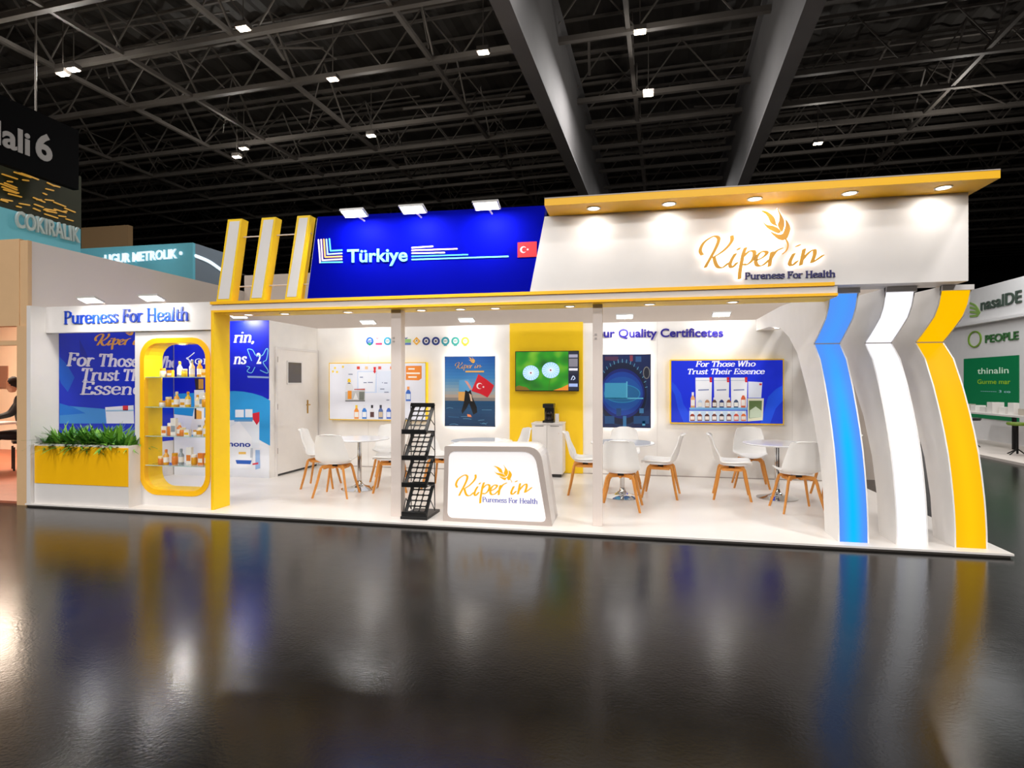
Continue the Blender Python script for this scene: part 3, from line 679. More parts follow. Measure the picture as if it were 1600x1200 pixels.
def flat_bottle(S, t, u, v, w_, h, d, body, cap, lab, e=0.):
    shape(S, t, [(u-w_/2, v), (u+w_/2, v), (u+w_/2, v+h*.6), (u+w_*.2, v+h*.78), (u-w_*.2, v+h*.78), (u-w_/2, v+h*.6)], d, body, e, 'bottle_print')
    shape(S, t, [(u-w_*.24, v+h*.78), (u+w_*.24, v+h*.78), (u+w_*.24, v+h), (u-w_*.24, v+h)], d+.0008, cap, e, 'bottle_print')
    shape(S, t, [(u-w_*.42, v+h*.12), (u+w_*.42, v+h*.12), (u+w_*.42, v+h*.5), (u-w_*.42, v+h*.5)], d+.0008, lab, e, 'bottle_print')
# 1 left product board
SP = Surf('Y', 9.36)
t, r = framed(SP, 514, 567, 665, 658, 'product_board', 'yellow framed product board over the left table, partly behind the aluminium post', 'display board', 0, .012, YELD)
bpy.data.objects.remove(t.children[0])
a, c = SP.uv(514, 567), SP.uv(666, 658)
MB().rect(SP, a[0], c[0], c[1], a[1], 0, -.098).build('box_frame', YEL, t)
MB().rect(SP, a[0]+.015, c[0]-.015, c[1]+.015, a[1]-.015, .003).build('white_print', pr((232, 234, 244), .12), t)
z5 = lambda x, y: (500+x/6.154, 500+y/6.154)
E1 = .12
shape(SP, t, pxs(SP, z5, [(360,492),(548,492),(548,700),(360,700)]), .004, (206,220,244), E1); shape(SP, t, pxs(SP, z5, [(368,500),(540,500),(528,690),(372,690)]), .005, (236,240,250), E1)
shape(SP, t, pxs(SP, z5, [(556,490),(760,490),(760,700),(556,700)]), .004, (222,230,246), E1)
for x, cc in ((370, (214,70,50)), (448, (236,200,150)), (575, (224,90,80)), (690, (240,130,40))): shape(SP, t, pxs(SP, z5, [(x-14,446),(x+14,446),(x+14,474),(x-14,474)]), .005, cc, E1)
shape(SP, t, pxs(SP, z5, [(515,452),(540,452),(535,490),(542,492),(528,516),(512,492),(520,488)]), .006, (216,30,40), E1)
shape(SP, t, pxs(SP, z5, [(826,442),(978,440),(978,562),(950,580),(826,576)]), .005, (240,140,50), E1)
m = MB()
for y, x0, x1 in ((470, 850, 912), (512, 832, 962), (548, 850, 932)): m.poly(SP, pxs(SP, z5, [(x0,y-7),(x1,y-7),(x1,y+8),(x0,y+8)]), .006)
m.build('print_lines', pr((250,240,225), E1), t)
shape(SP, t, pxs(SP, z5, [(245,640),(262,600),(300,600),(322,640),(325,770),(255,772)]), .005, (226,226,230), E1); shape(SP, t, pxs(SP, z5, [(266,598),(270,565),(292,565),(300,598)]), .006, (240,200,40), E1)
shape(SP, t, pxs(SP, z5, [(262,612),(282,600),(300,614),(282,612)]), .006, (40,40,44), E1)
shape(SP, t, pxs(SP, z5, [(245,776),(434,776),(434,670),(245,690)]), .006, (196,196,196), E1); shape(SP, t, pxs(SP, z5, [(268,760),(306,760),(306,680),(268,680)]), .007, (240,150,40), E1)
shape(SP, t, pxs(SP, z5, [(320,765),(370,765),(345,700)]), .007, (236,236,236), E1); shape(SP, t, pxs(SP, z5, [(378,770),(425,770),(430,690),(378,690)]), .007, (120,124,116), E1)
shape(SP, t, pxs(SP, z5, [(330,672),(434,672),(434,660),(330,664)]), .007, (190,70,50), E1); shape(SP, t, pxs(SP, z5, [(245,782),(434,782),(434,774),(245,774)]), .007, (70,70,72), E1)
for i, x in enumerate((352, 428, 502, 585, 662, 745)):
    u, v = SP.uv(*z5(x, 950)); flat_bottle(SP, t, u, v, .085, .24, .005, [(240,150,60),(60,130,214),(226,226,232),(90,110,160),(70,110,200),(236,150,60)][i], [(240,200,60),(230,230,235),(40,40,46),(50,50,60),(236,236,236),(60,80,150)][i], [(240,236,230),(240,242,246),(90,60,60),(210,190,160),(226,230,240),(240,240,240)][i], E1)
u, v = SP.uv(*z5(850, 780)); flat_bottle(SP, t, u, v, .09, .25, .005, (60,110,200), (240,160,90), (220,230,245), E1)
m = MB()
for x0, x1, y in ((385,415,550),(420,450,602),(462,510,600),(598,606,602),(618,650,606),(620,662,694),(640,668,770),(276,316,522),(580,620,664)): m.poly(SP, pxs(SP, z5, [(x0,y-4),(x1,y-4),(x1,y+4),(x0,y+4)]), .0065)
m.build('print_lines', pr((120,130,150), E1), t)
for (x, y) in ((145, 462), (125, 495), (165, 500), (222, 450)):
    u, v = SP.uv(*z5(x, y)); MB().disc(SP, u, v, .022, .004, n=10).build('print_shape', pr((244, 214, 90), E1), t)
# certificate marks
S0 = Surf('Y', 9.46)
marks = [(578,533,(20,80,160),'blue and green round'),(592,533,(214,60,110),'pink and grey square'),(605.6,533,(40,140,170),'teal round, left of the post'),(637,533,(90,120,190),'blue and green, right of the post'),(651,533,(232,170,40),'gold diamond'),(666,533,(30,50,120),'first navy ring'),(681,533,(30,50,120),'second navy ring'),(696,533,(50,150,160),'first teal ring'),(711.6,533,(60,160,150),'second teal ring'),(727,533,(236,176,50),'golden ring')]
for i, (px, py, cc, lab) in enumerate(marks):
    u, v = S0.uv(px, py); R_ = .072
    t = thing('certificate_mark', 'small %s certificate mark high on the back wall' % lab, 'wall logo', S0.to3(u, v), group='certificate marks')
    M_ = pr(cc)
    if i == 4:
        MB().poly(S0, [(u-R_, v), (u, v-R_), (u+R_, v), (u, v+R_)], .001, .006).build('mark_plate', M_, t); MB().disc(S0, u, v, .03, .0065, n=14).build('mark_centre', pr((250, 240, 220)), t); MB().stroke(S0, [(u-.015, v-.01), (u+.005, v+.02), (u+.015, v-.012)], .005, .005, .007).build('mark_sign', pr((30, 50, 90)), t)
    elif i in (1, 3):
        MB().rect(S0, u-.06, u+.06, v-.065, v-.03, .001, .006).build('mark_plate', M_, t); MB().rect(S0, u-.05, u+.06, v-.025, v+.035, .001, .005).build('mark_upper', pr((200, 214, 224) if i == 1 else (150, 200, 120)), t)
        MB().stroke(S0, [(u-.05, v+.06), (u-.03, v+.04), (u-.01, v+.06)], .007, .007, .001, .005, sm=False).build('mark_sign', pr((214, 60, 80) if i == 1 else (30, 60, 140)), t)
    else:
        n_ = 24; o_ = [(u+R_*math.cos(2*PI*k/n_), v+R_*math.sin(2*PI*k/n_)) for k in range(n_)]; i_ = [(u+R_*.55*math.cos(2*PI*k/n_), v+R_*.55*math.sin(2*PI*k/n_)) for k in range(n_)]
        MB().ring(S0, i_, o_, .001, .006).build('mark_ring', M_, t)
        if i == 0: MB().poly(S0, [(u-.04, v-.035), (u+.04, v-.035), (u, v-.085)], .007).build('mark_leaf', pr((20, 140, 80)), t); MB().stroke(S0, [(u+.03, v+.01), (u-.02, v+.01), (u-.02, v-.02), (u+.035, v-.02)], .01, .01, .003, sm=False).build('mark_sign', M_, t)
        elif i in (5, 6): MB().disc(S0, u, v, .018, .002, .005, n=12).build('mark_centre', pr((60, 40, 60)), t)
        else:
            MB().rect(S0, u-.028, u+.028, v-.006, v+.008, .002, .005).build('mark_centre', pr((110, 150, 130)), t)
            if i > 6: MB().poly(S0, [(u-.03, v-R_*1.15), (u+.03, v-R_*1.15), (u+.025, v-R_*.8), (u-.025, v-R_*.8)], .007).build('mark_tail', M_, t)
# 2 diver poster, backlit edge
def backlit(S, px0, py0, px1, py1, name, label, cat):
    a, c = S.uv(px0, py0), S.uv(px1, py1)
    t = thing(name, label, cat, S.to3((a[0]+c[0])/2, c[1]))
    MB().rect(S, a[0]+.02, c[0]-.02, c[1]+.02, a[1]-.02, 0, -.055).build('light_box', mat('edge_led', (255, 250, 244), emit=5.5, noise=0), t)
    MB().rect(S, a[0], c[0], c[1], a[1], .006, 0).build('poster_board', DARK, t)
    return t, (a[0]+.006, c[0]-.006, c[1]+.006, a[1]-.006)
SQ = Surf('Y', 9.40)
t, r = backlit(SQ, 695, 557, 774, 667, 'sea_poster', 'edge-lit sea poster with a red flag, left of the yellow wall panel', 'poster')
bands(SQ, t, r, .0075, [(0, (18,80,160)), (.3, (60,130,190)), (.5, (150,170,180)), (.61, (196,160,130)), (.62, (30,80,120)), (1, (14,50,86))], 22, .1, 'sky_print')
z3 = lambda x, y: (600+x/3.333, 480+y/3.333)
rw = random.Random(2)
for k in range(16):
    y = rw.uniform(500, 612); x = rw.uniform(322, 520); L = rw.uniform(20, 60)
    MB().stroke(SQ, pxs(SQ, z3, [(x, y), (x+L/2, y+rw.uniform(-5, 5)), (min(578, x+L), y+rw.uniform(-4, 4))]), .006, .004, .0085, n=2).build('wave_print', pr(rw.choice([(50,110,150),(20,60,100),(90,140,170)]), .1), t)
shape(SQ, t, pxs(SQ, z3, [(392,380),(440,375),(470,420),(455,440),(390,440)]), .009, (90,160,210), .1); shape(SQ, t, pxs(SQ, z3, [(388,440),(430,440),(430,490),(388,486)]), .009, (226,170,90), .1)
shape(SQ, t, pxs(SQ, z3, [(424,432),(440,440),(452,430),(462,470),(484,520),(486,548),(466,560),(452,520),(444,500),(428,530),(408,556),(404,540),(416,500),(420,470)]), .0100, (14,16,22), .02)
shape(SQ, t, pxs(SQ, z3, [(444,448),(456,456),(462,490),(452,488)]), .0108, (220,190,160), .1); shape(SQ, t, pxs(SQ, z3, [(434,556),(452,560),(458,572),(436,570)]), .0108, (220,130,80), .1)
shape(SQ, t, pxs(SQ, z3, [(420,382),(436,386),(452,410),(462,432),(450,430)]), .0108, (210,150,140), .1)
shape(SQ, t, pxs(SQ, z3, [(492,348),(540,380),(574,408),(560,440),(540,470),(505,452),(456,436),(478,385)]), .0112, (206,20,40), .12)
crescent(SQ, *SQ.uv(*z3(498, 410)), .052, .012, pr((240, 225, 225), .1), t, ang=-.25)
m = MB()
logo(m, SQ, lambda x, y: SQ.uv(*z3(372+(x-190)*.128, 258+(y-150)*.115)), .006, .012, stem=False); m.build('gold_print', pr((230, 170, 60), .1), t)
MB().rect(SQ, *[q for q in (SQ.uv(*z3(425, 0))[0], SQ.uv(*z3(522, 0))[0], SQ.uv(*z3(0, 341))[1], SQ.uv(*z3(0, 333))[1])], .012).build('gold_print', pr((220, 170, 90), .1), t)
# 3 yellow panel, TV
a, c = S0.uv(797, 506), S0.uv(911, 737)
tag(MB().rect(S0, a[0], c[0], .045, 2.52, .001, .03).build('yellow_wall_panel', YEL), 'tall yellow wall panel behind the television and cabinet', 'wall panel')
ST = Surf('Y', 9.36); a, c = ST.uv(805, 549), ST.uv(904.5, 611.5)
tv = thing('television', 'flat television showing two dandelion clocks on green, hung on the yellow panel', 'television', ST.to3((a[0]+c[0])/2, c[1]))
MB().rect(ST, a[0], c[0], c[1], a[1], 0, -.045).build('bezel', DARK, tv, bevel=.004)
MB().box(-1.5, -1.2, 9.405, 9.43, 1.6, 1.8).build('wall_mount', BLACK, tv)
sc = MB(); u0, u1 = a[0]+.012, c[0]-.012; v0, v1 = c[1]+.014, a[1]-.012
us = ST.uv(888, 0)[0]
gm = bpy.data.materials.new('screen_green'); gm.use_nodes = True; nt = gm.node_tree; b = nt.nodes['Principled BSDF']
tc = nt.nodes.new('ShaderNodeTexCoord'); nn = nt.nodes.new('ShaderNodeTexNoise'); nn.inputs['Scale'].default_value = 3.2; nn.inputs['Detail'].default_value = 1
nt.links.new(tc.outputs['Object'], nn.inputs['Vector']); rp_ = nt.nodes.new('ShaderNodeValToRGB'); nt.links.new(nn.outputs['Fac'], rp_.inputs[0])
rp_.color_ramp.elements[0].color = rgb((10, 100, 14)); rp_.color_ramp.elements[0].position = .3; rp_.color_ramp.elements[1].color = rgb((150, 214, 50)); rp_.color_ramp.elements[1].position = .72
e_ = rp_.color_ramp.elements.new(.5); e_.color = rgb((40, 160, 20))
nt.links.new(rp_.outputs[0], b.inputs['Emission Color']); b.inputs['Emission Strength'].default_value = .85; b.inputs['Base Color'].default_value = (.01, .01, .01, 1)
scr = MB().rect(ST, u0, us, v0, v1, .001).build('screen', gm, tv)
for (x, y, r_) in ((765, 342, 44), (868, 328, 47)):
    u, v = ST.uv(*z3(x, y)); R_ = r_/3.333*.01035
    MB().disc(ST, u, v, R_, .002, n=26, ry=R_*.9).build('dandelion_image', em((150, 190, 225), .7), scr)
    m = MB()
    for k in range(18):
        q = 2*PI*k/18+.1; m.stroke(ST, [(u+.012*math.cos(q), v+.012*math.sin(q)), (u+R_*.95*math.cos(q), v+R_*.86*math.sin(q))], .0022, .0022, .003, sm=False)
    m.build('dandelion_rays', em((232, 242, 250), .8), scr)
    MB().disc(ST, u, v, .016, .004, n=10).build('dandelion_heart', em((150, 60, 40), .5), scr)
    MB().stroke(ST, [(u, v-R_*.85), (u-.02, v-R_*1.4), (u-.03 if x > 800 else u+.02, v0)], .004, .004, .0015).build('stem_image', em((60, 90, 20), .5), scr)
MB().poly(ST, [(u0, v0), (u0+.24, v0), (u0+.18, v0+.05), (u0+.05, v0+.08), (u0, v0+.06)], .002).build('ground_image', em((120, 92, 30), .5), scr)
MB().poly(ST, [(us-.25, v0), (us, v0), (us, v0+.1), (us-.1, v0+.05)], .002).build('ground_image', em((214, 130, 40), .5), scr)
MB().rect(ST, us, u1, v0, v1, .001).build('side_bar', em((40, 44, 60), .5), scr)
for (ya, yb, cc) in ((246, 262, (150,150,170)), (268, 310, (120,118,128)), (318, 330, (210,210,220)), (346, 392, (24,28,50)), (398, 414, (150,170,220))):
    va, vb = ST.uv(*z3(985, ya))[1], ST.uv(*z3(985, yb))[1]; MB().rect(ST, us+.01, u1-.008, vb, va, .002).build('side_image', em(cc, .6), scr)
u, v = ST.uv(*z3(985, 368)); MB().stroke(ST, [(u-.03, v-.03), (u, v+.03), (u+.03, v-.01), (u, v-.03)], .006, .006, .003).build('side_image', em((200, 214, 240), .6), scr)
# lettering on the wall
m = MB(); a = S0.uv(932, 527); c = S0.uv(1130, 526)
sans(m, S0, 'our Quality Certificetes', a[0], a[1], c[0], .137, .001, .015, bold=.022, v1=c[1]-.0)
tag(m.build('wall_lettering', mat('violet_blue_letters', (36, 24, 140), .4)), 'navy lettering our Quality Certificetes on the white back wall', 'lettering')
# 4 engine poster
t, r = backlit(SQ, 941, 554, 1017, 669, 'engine_poster', 'edge-lit dark blue poster of round machinery right of the second post', 'poster')
MB().rect(SQ, *r, .0075).build('print_ground', pr((10, 30, 78), .1), t)
cu, cv = SQ.uv(972, 615)
for rx, ry, cc, d in ((.40, .53, (16,44,84), .0082), (.385, .50, (8,20,52), .0086), (.35, .40, (12,30,110), .009), (.325, .35, (14,60,150), .0094), (.30, .27, (20,80,160), .0098), (.285, .15, (40,130,180), .0102), (.27, .135, (24,96,150), .0106)):
    pts = [(max(r[0], min(r[1], cu+rx*math.cos(2*PI*i/36))), cv+ry*math.sin(2*PI*i/36)) for i in range(36)]
    MB().poly(SQ, pts, d).build('machine_print', pr(cc, .1), t)
z4 = lambda x, y: (900+x/3.333, 470+y/3.333)
for x0, y0, x1, y1, cc in ((150,428,262,510,(60,150,190)),(262,420,268,510,(90,180,210)),(150,505,350,511,(90,180,210)),(280,284,296,315,(120,50,70)),(150,290,220,312,(70,40,70)),(310,290,340,318,(40,80,130)),(245,600,262,655,(50,110,160)),(300,600,380,640,(24,70,120)),(150,600,200,640,(24,70,120)),(210,560,235,600,(20,60,110)),(330,560,352,585,(60,120,170)),(345,625,360,650,(80,160,200))):
    shape(SQ, t, pxs(SQ, z4, [(x0,y0),(x1,y0),(x1,y1),(x0,y1)]), .0112, cc, .1, 'machine_print')
m = MB()
for k in range(14):
    q0 = -1.2+k*.17+1.4; m.stroke(SQ, [(cu+.37*math.cos(q0), cv+.5*math.sin(q0)), (cu+.4*math.cos(q0), cv+.55*math.sin(q0))], .005, .005, .0112, sm=False)
m.build('machine_print', pr((90, 150, 180), .1), t)
u, v = SQ.uv(*z4(374, 375)); MB().disc(SQ, u-.02, v, .055, .0116, n=16, ry=.1).build('dial_print', pr((120, 120, 120), .1), t); MB().disc(SQ, u-.02, v, .042, .012, n=16, ry=.085).build('dial_print', pr((30, 34, 50), .1), t)
# 5 essence board
SE = Surf('Y', 9.38); a, c = SE.uv(1047, 562), SE.uv(1225, 664)
t = thing('essence_board', 'yellow framed blue board reading For Those Who Trust Their Essence over the right table', 'display board', SE.to3((a[0]+c[0])/2, c[1]))
MB().rect(SE, a[0], c[0], c[1], a[1], 0, -.078).build('box_frame', YEL, t)
r = (a[0]+.018, c[0]-.018, c[1]+.018, a[1]-.018)
MB().rect(SE, *r, .003).build('blue_print', pr((4, 40, 214), .25), t)
E2 = .2
def z4c(pts): return [(max(r[0], min(r[1], u)), max(r[2], min(r[3], v))) for u, v in pxs(SE, z4, pts)]
shape(SE, t, z4c([(495,420),(520,440),(545,480),(560,540),(600,600),(640,640),(495,640)]), .004, (20,70,224), E2); shape(SE, t, z4c([(495,455),(515,490),(530,560),(560,640),(495,640)]), .005, (10,46,200), E2)
shape(SE, t, z4c([(1080,440),(1040,460),(1000,500),(985,560),(960,640),(1080,640)]), .004, (20,80,230), E2); shape(SE, t, z4c([(1080,520),(1040,560),(1010,640),(1080,640)]), .005, (10,50,206), E2)
W_ = pr((240, 240, 250), .4)
m = MB(); p0 = SE.uv(*z4(622, 343)); p1 = SE.uv(*z4(932, 341)); serif(m, SE, 'For Those Who', p0[0], p0[1], p1[0], .082, .006, bold=1.6, slant=.25, v1=p1[1])
p0 = SE.uv(*z4(576, 382)); p1 = SE.uv(*z4(980, 381)); serif(m, SE, 'Trust Their Essence', p0[0], p0[1], p1[0], .082, .006, bold=1.6, slant=.25, v1=p1[1]); m.build('white_lettering', W_, t)
for i, (x0, x1) in enumerate(((622, 708), (718, 798), (806, 892))):
    shape(SE, t, pxs(SE, z4, [(x0,400),(x1,400),(x1-3,560),(x0+2,560)]), .006, (236,238,244), E2, 'pouch_print'); shape(SE, t, pxs(SE, z4, [(x1-14,398),(x1,398),(x1,424),(x1-12,424)]), .007, (214,30,40), E2, 'pouch_print')
    shape(SE, t, pxs(SE, z4, [(x0+14,462),(x1-16,460),(x1-16,466),(x0+14,468)]), .007, (120,130,170), E2, 'pouch_print'); shape(SE, t, pxs(SE, z4, [(x0,414),(x1,412),(x1,415),(x0,417)]), .007, (190,196,210), E2, 'pouch_print')
shape(SE, t, pxs(SE, z4, [(896,420),(970,424),(964,505),(896,505)]), .0055, (220,226,240), E2, 'pouch_print'); shape(SE, t, pxs(SE, z4, [(955,430),(968,431),(966,440),(954,439)]), .007, (214,30,40), E2, 'pouch_print')
shape(SE, t, pxs(SE, z4, [(893,508),(978,508),(972,622),(893,628)]), .0068, (226,226,200), E2, 'pouch_print'); shape(SE, t, pxs(SE, z4, [(900,520),(968,520),(964,606),(900,612)]), .0075, (96,120,70), E2, 'pouch_print'); shape(SE, t, pxs(SE, z4, [(905,570),(935,550),(965,572),(965,606),(903,610)]), .008, (200,214,190), E2, 'pouch_print')
shape(SE, t, pxs(SE, z4, [(590,556),(892,556),(890,568),(592,568)]), .0085, (120,180,230), E2, 'shelf_print'); shape(SE, t, pxs(SE, z4, [(590,572),(886,572),(890,628),(590,628)]), .0065, (200,220,240), E2, 'shelf_print')
bc = [(224,170,110),(200,214,230),(190,140,100),(90,60,50),(40,60,120),(150,90,60),(60,80,110),(214,100,60)]
for i in range(8):
    u, v = SE.uv(*z4(608+i*37.5, 556)); flat_bottle(SE, t, u, v, .066, .155 if i not in (0, 7) else .24, .009, bc[i], (236,236,240), (240,236,230), E2)
    u, v = SE.uv(*z4(606+i*38, 625)); flat_bottle(SE, t, u, v, .07, .14, .009, [(150,60,40),(130,60,40),(90,50,40),(110,60,50),(60,50,60),(110,60,60),(214,90,70),(230,120,60)][i], (240,240,242), (236,226,220), E2)
# 6 far right sliver board behind the fins
tb = thing('orange_board', 'narrow yellow and orange board behind the gap right of the blue fin', 'display board', (2.9, 9.4, 1.6))
a, c = SE.uv(1307, 536), SE.uv(1345, 581)
MB().rect(SE, a[0], c[0], c[1], a[1], 0, -.078).build('box_frame', YEL, tb)
MB().rect(SE, SE.uv(1320, 0)[0], c[0]-.01, c[1]+.01, a[1]-.01, .003).build('orange_print', pr((236, 120, 50)), tb)
# ================================================================== STORAGE ROOM PRINTS
SW = Surf('X', -7.22)
t = thing('side_print', 'blue print reading For Those Trust Their Essence on the left side wall behind the planter', 'print', (-7.2, 7, .7))
zl = lambda x, y: (20+x/6.667, 440+y/6.667)
uA = SW.uv(92, 600)[0]
MB().rect(SW, uA, 8.049, .6, 2.46, .001, .004).build('blue_ground', pr((6, 40, 190)), t)
def sw(pts, d, cc, n_='print_shape', f=zl): return shape(SW, t, [(max(uA, min(8.048, u)), max(.6, min(2.46, v))) for u, v in pxs(SW, f, pts)], d, cc, 0, n_)
sw([(480,780),(560,860),(640,1000),(570,1150),(500,1060),(480,1000)], .005, (10,90,200)); sw([(690,600),(760,740),(820,900),(700,760)], .005, (6,30,160))
zw = lambda x, y: (x*400/1263, 440+y*380/1200)
sw([(292,610),(657,640),(657,700),(292,700)], .005, (60,140,214), f=zw); sw([(292,600),(360,620),(420,650),(292,660)], .006, (10,110,210), f=zw)
sw([(517,620),(657,610),(660,700),(524,700)], .006, (230,234,240), f=zw); sw([(604,612),(630,612),(630,636),(604,636)], .007, (214,40,40), f=zw); sw([(520,634),(657,632),(657,639),(520,641)], .007, (150,190,220), f=zw)
for pt_, nm_ in (('s', 'gold_script'), ('l', 'wheat_ear')):
    m = MB(); m.q = 0; logo(m, SW, lambda x, y: SW.uv(*zl(855+(x-190)*.50, 545+(y-400)*.42)), .02, .0075, stem=False, parts=pt_); m.build(nm_, pr((224, 160, 50)), t)
WP = pr((226, 222, 232))
for txt, xa, ya, xb, yb, hh in (('For Those', 555, 876, 1300, 886, .17), ('Trust Their', 695, 1030, 1480, 1032, .165), ('Essence', 695, 1174, 1420, 1176, .17), ('Who', 1480, 892, 1700, 894, .17)):
    m = MB(); p0 = SW.uv(*zl(xa, ya)); p1 = SW.uv(*zl(xb, yb)); serif(m, SW, txt, p0[0], p0[1], p1[0], hh, .008, bold=1.8, slant=.2, v1=p1[1]); m.build('white_lettering', WP, t)
SR = Surf('Y', 8.05)
t2 = thing('storage_print', 'blue to white product print on the storage room front left of the white door', 'print', (-6.3, 8.04, .1))
MB().rect(SR, -7.2, -5.487, FZ, 2.5, .001, .003).build('white_ground', pr((232, 234, 238)), t2)
MB().rect(SR, -7.2, -5.487, 1.27, 2.5, .004).build('blue_ground', pr((4, 24, 190)), t2)
z2 = lambda x, y: (320+x/3.333, 460+y/3.333)
crv = [SR.uv(*z2(x, y)) for x, y in ((341, 552), (300, 530), (250, 515), (200, 506), (155, 503))]
curve_l = [(u, v) for u, v in crv]+[(-7.2, curve_l_z) for curve_l_z in (crv[-1][1]-.05,)]
curve_b = [SR.uv(*z2(x, y)) for x, y in ((155, 660), (200, 680), (245, 720), (290, 760), (341, 788))]
MB().poly(SR, curve_l+[(-7.2, curve_b[0][1]+.1)]+curve_b, .006).build('cyan_wave', pr((40, 150, 214)), t2)
for pts, cc, d in (([(160,600),(205,600),(205,640),(160,640)],(226,230,236),.007), ([(212,598),(250,598),(250,640),(212,640)],(226,230,236),.007), ([(120,655),(285,655),(285,800),(120,800)],(226,232,238),.0065), ([(250,620),(286,612),(286,660),(272,680),(252,650)],(206,30,50),.008), ([(155,650),(250,650),(250,662),(155,662)],(90,150,200),.0075),
                   ([(165,670),(180,660),(245,745),(245,905),(120,905),(120,700)],(240,242,244),.0075), ([(265,810),(288,810),(290,905),(265,912)],(150,180,220),.0075), ([(240,800),(252,800),(250,850),(238,850)],(190,196,206),.008), ([(178,820),(216,820),(216,832),(178,832)],(236,190,90),.008), ([(162,862),(246,864),(240,884),(168,882)],(40,90,180),.008), ([(250,880),(280,874),(280,884),(250,888)],(214,50,70),.008)):
    shape(SR, t2, pxs(SR, z2, pts), d, cc, 0)
m = MB(); p0 = SR.uv(*z2(110, 790)); p1 = SR.uv(*z2(240, 790)); sans(m, SR, 'mono', p0[0], p0[1], p1[0], .085, .0085, bold=.03); m.build('brand_lettering', pr((20, 50, 150)), t2)
WP2 = pr((235, 238, 248))
for txt, xa, ya, xb, hh, sl in (('rin,', 150, 250, 262, .17, .2), ('ns', 150, 362, 215, .17, .2)):
    m = MB(); p0 = SR.uv(*z2(xa, ya)); p1 = SR.uv(*z2(xb, ya)); serif(m, SR, txt, p0[0], p0[1], p1[0], hh, .006, bold=1.5, slant=sl); m.build('white_lettering', WP2, t2)
m = MB(); p0 = SR.uv(*z2(270, 360)); p1 = SR.uv(*z2(295, 360)); sans(m, SR, '2', p0[0], p0[1], p1[0], .17, .006, bold=.03); m.build('white_lettering', WP2, t2)
m = MB(); m.stroke(SR, pxs(SR, z2, [(245,345),(228,300),(225,285),(250,290),(268,318),(300,318),(320,285),(330,290),(322,340),(305,355),(330,395),(325,410),(290,395)]), .007, .006, .006)
m.stroke(SR, pxs(SR, z2, [(220,375),(235,380),(222,400),(245,408),(262,380)]), .007, .006, .006); m.build('butterfly_line', pr((120, 200, 240)), t2)
MB().poly(SR, pxs(SR, z2, [(222,424),(335,428),(335,437),(225,434)]), .006).build('print_lines', pr((150, 180, 230)), t2)
zc = lambda x, y: (200+x/4.136, 500+y/4.136)
m = MB(); p0 = SR.uv(*zc(430, 285)); p1 = SR.uv(*zc(545, 283)); serif(m, SR, 'on', p0[0], p0[1], p1[0], .13, .006, bold=1.2, slant=.1); m.stroke(SR, pxs(SR, zc, [(430,212),(395,240),(380,248),(400,262),(404,285),(392,250)]), .008, .008, .006); m.build('white_lettering', WP2, t2)
shape(SR, t2, pxs(SR, zc, [(432,378),(490,378),(490,452),(440,452)]), .0072, (60, 44, 30), 0); shape(SR, t2, pxs(SR, zc, [(458,382),(490,382),(490,445),(458,445)]), .0076, (220,160,60), 0)
shape(SR, t2, pxs(SR, zc, [(430,452),(495,452),(495,720),(400,720),(432,560)]), .0070, (232, 230, 226), 0); shape(SR, t2, pxs(SR, zc, [(432,570),(444,570),(444,640),(432,640)]), .0074, (60, 44, 30), 0); shape(SR, t2, pxs(SR, zc, [(444,580),(478,590),(478,640),(444,640)]), .0076, (236,170,60), 0)
# ================================================================== FURNITURE
# chair prototype, facing +Y, origin on floor
def grid_surf(mb, fn, nu, nv, th):
    V = [[Vector(fn(i/nu, j/nv)) for j in range(nv+1)] for i in range(nu+1)]
    def nrm(i, j):
        a = V[min(i+1, nu)][j]-V[max(i-1, 0)][j]; b_ = V[i][min(j+1, nv)]-V[i][max(j-1, 0)]; return a.cross(b_).normalized()
    A = [tuple(V[i][j]) for i in range(nu+1) for j in range(nv+1)]
    B = [tuple(V[i][j]-nrm(i, j)*th) for i in range(nu+1) for j in range(nv+1)]
    idx = lambda i, j: i*(nv+1)+j; o = len(A); F = []
    for i in range(nu):
        for j in range(nv):
            F.append((idx(i, j), idx(i+1, j), idx(i+1, j+1), idx(i, j+1))); F.append(tuple(o+q for q in (idx(i, j), idx(i, j+1), idx(i+1, j+1), idx(i+1, j))))
    rim = [idx(i, 0) for i in range(nu+1)]+[idx(nu, j) for j in range(1, nv+1)]+[idx(i, nv) for i in range(nu-1, -1, -1)]+[idx(0, j) for j in range(nv-1, 0, -1)]
    for k in range(len(rim)):
        a, b_ = rim[k], rim[(k+1) % len(rim)]; F.append((a, b_, o+b_, o+a))
    mb.add(A+B, F)
prof = smooth([(.24, .425), (.2, .44), (.08, .432), (-.06, .428), (-.15, .445), (-.205, .50), (-.235, .60), (-.262, .71), (-.29, .80), (-.305, .83)], 3)
wid = smooth([(.0, .17), (.1, .205), (.35, .225), (.5, .228), (.6, .222), (.75, .2), (.9, .17), (1, .15)], 4)
def wat(t):
    for i in range(len(wid)-1):
        if wid[i][0] <= t <= wid[i+1][0]:
            q = (t-wid[i][0])/(wid[i+1][0]-wid[i][0]+1e-9); return wid[i][1]*(1-q)+wid[i+1][1]*q
    return wid[-1][1]
def shellf(s_, t_):
    k = t_*(len(prof)-1); i = min(int(k), len(prof)-2); q = k-i
    y = prof[i][0]*(1-q)+prof[i+1][0]*q; z = prof[i][1]*(1-q)+prof[i+1][1]*q
    x = (s_-.5)*2; W = wat(t_)
    lift = abs(x)**2.4
    back = max(0, (t_-.45)/.55)
    y += lift*(.055*back); z += lift*(.045*(1-back))+ -.012*lift*back
    if 0.4 < t_ < .75: y += lift*.05*(1-abs(t_-.575)/.175)
    return (x*W, y, z-(.014*(1-x*x) if back > .95 else 0))
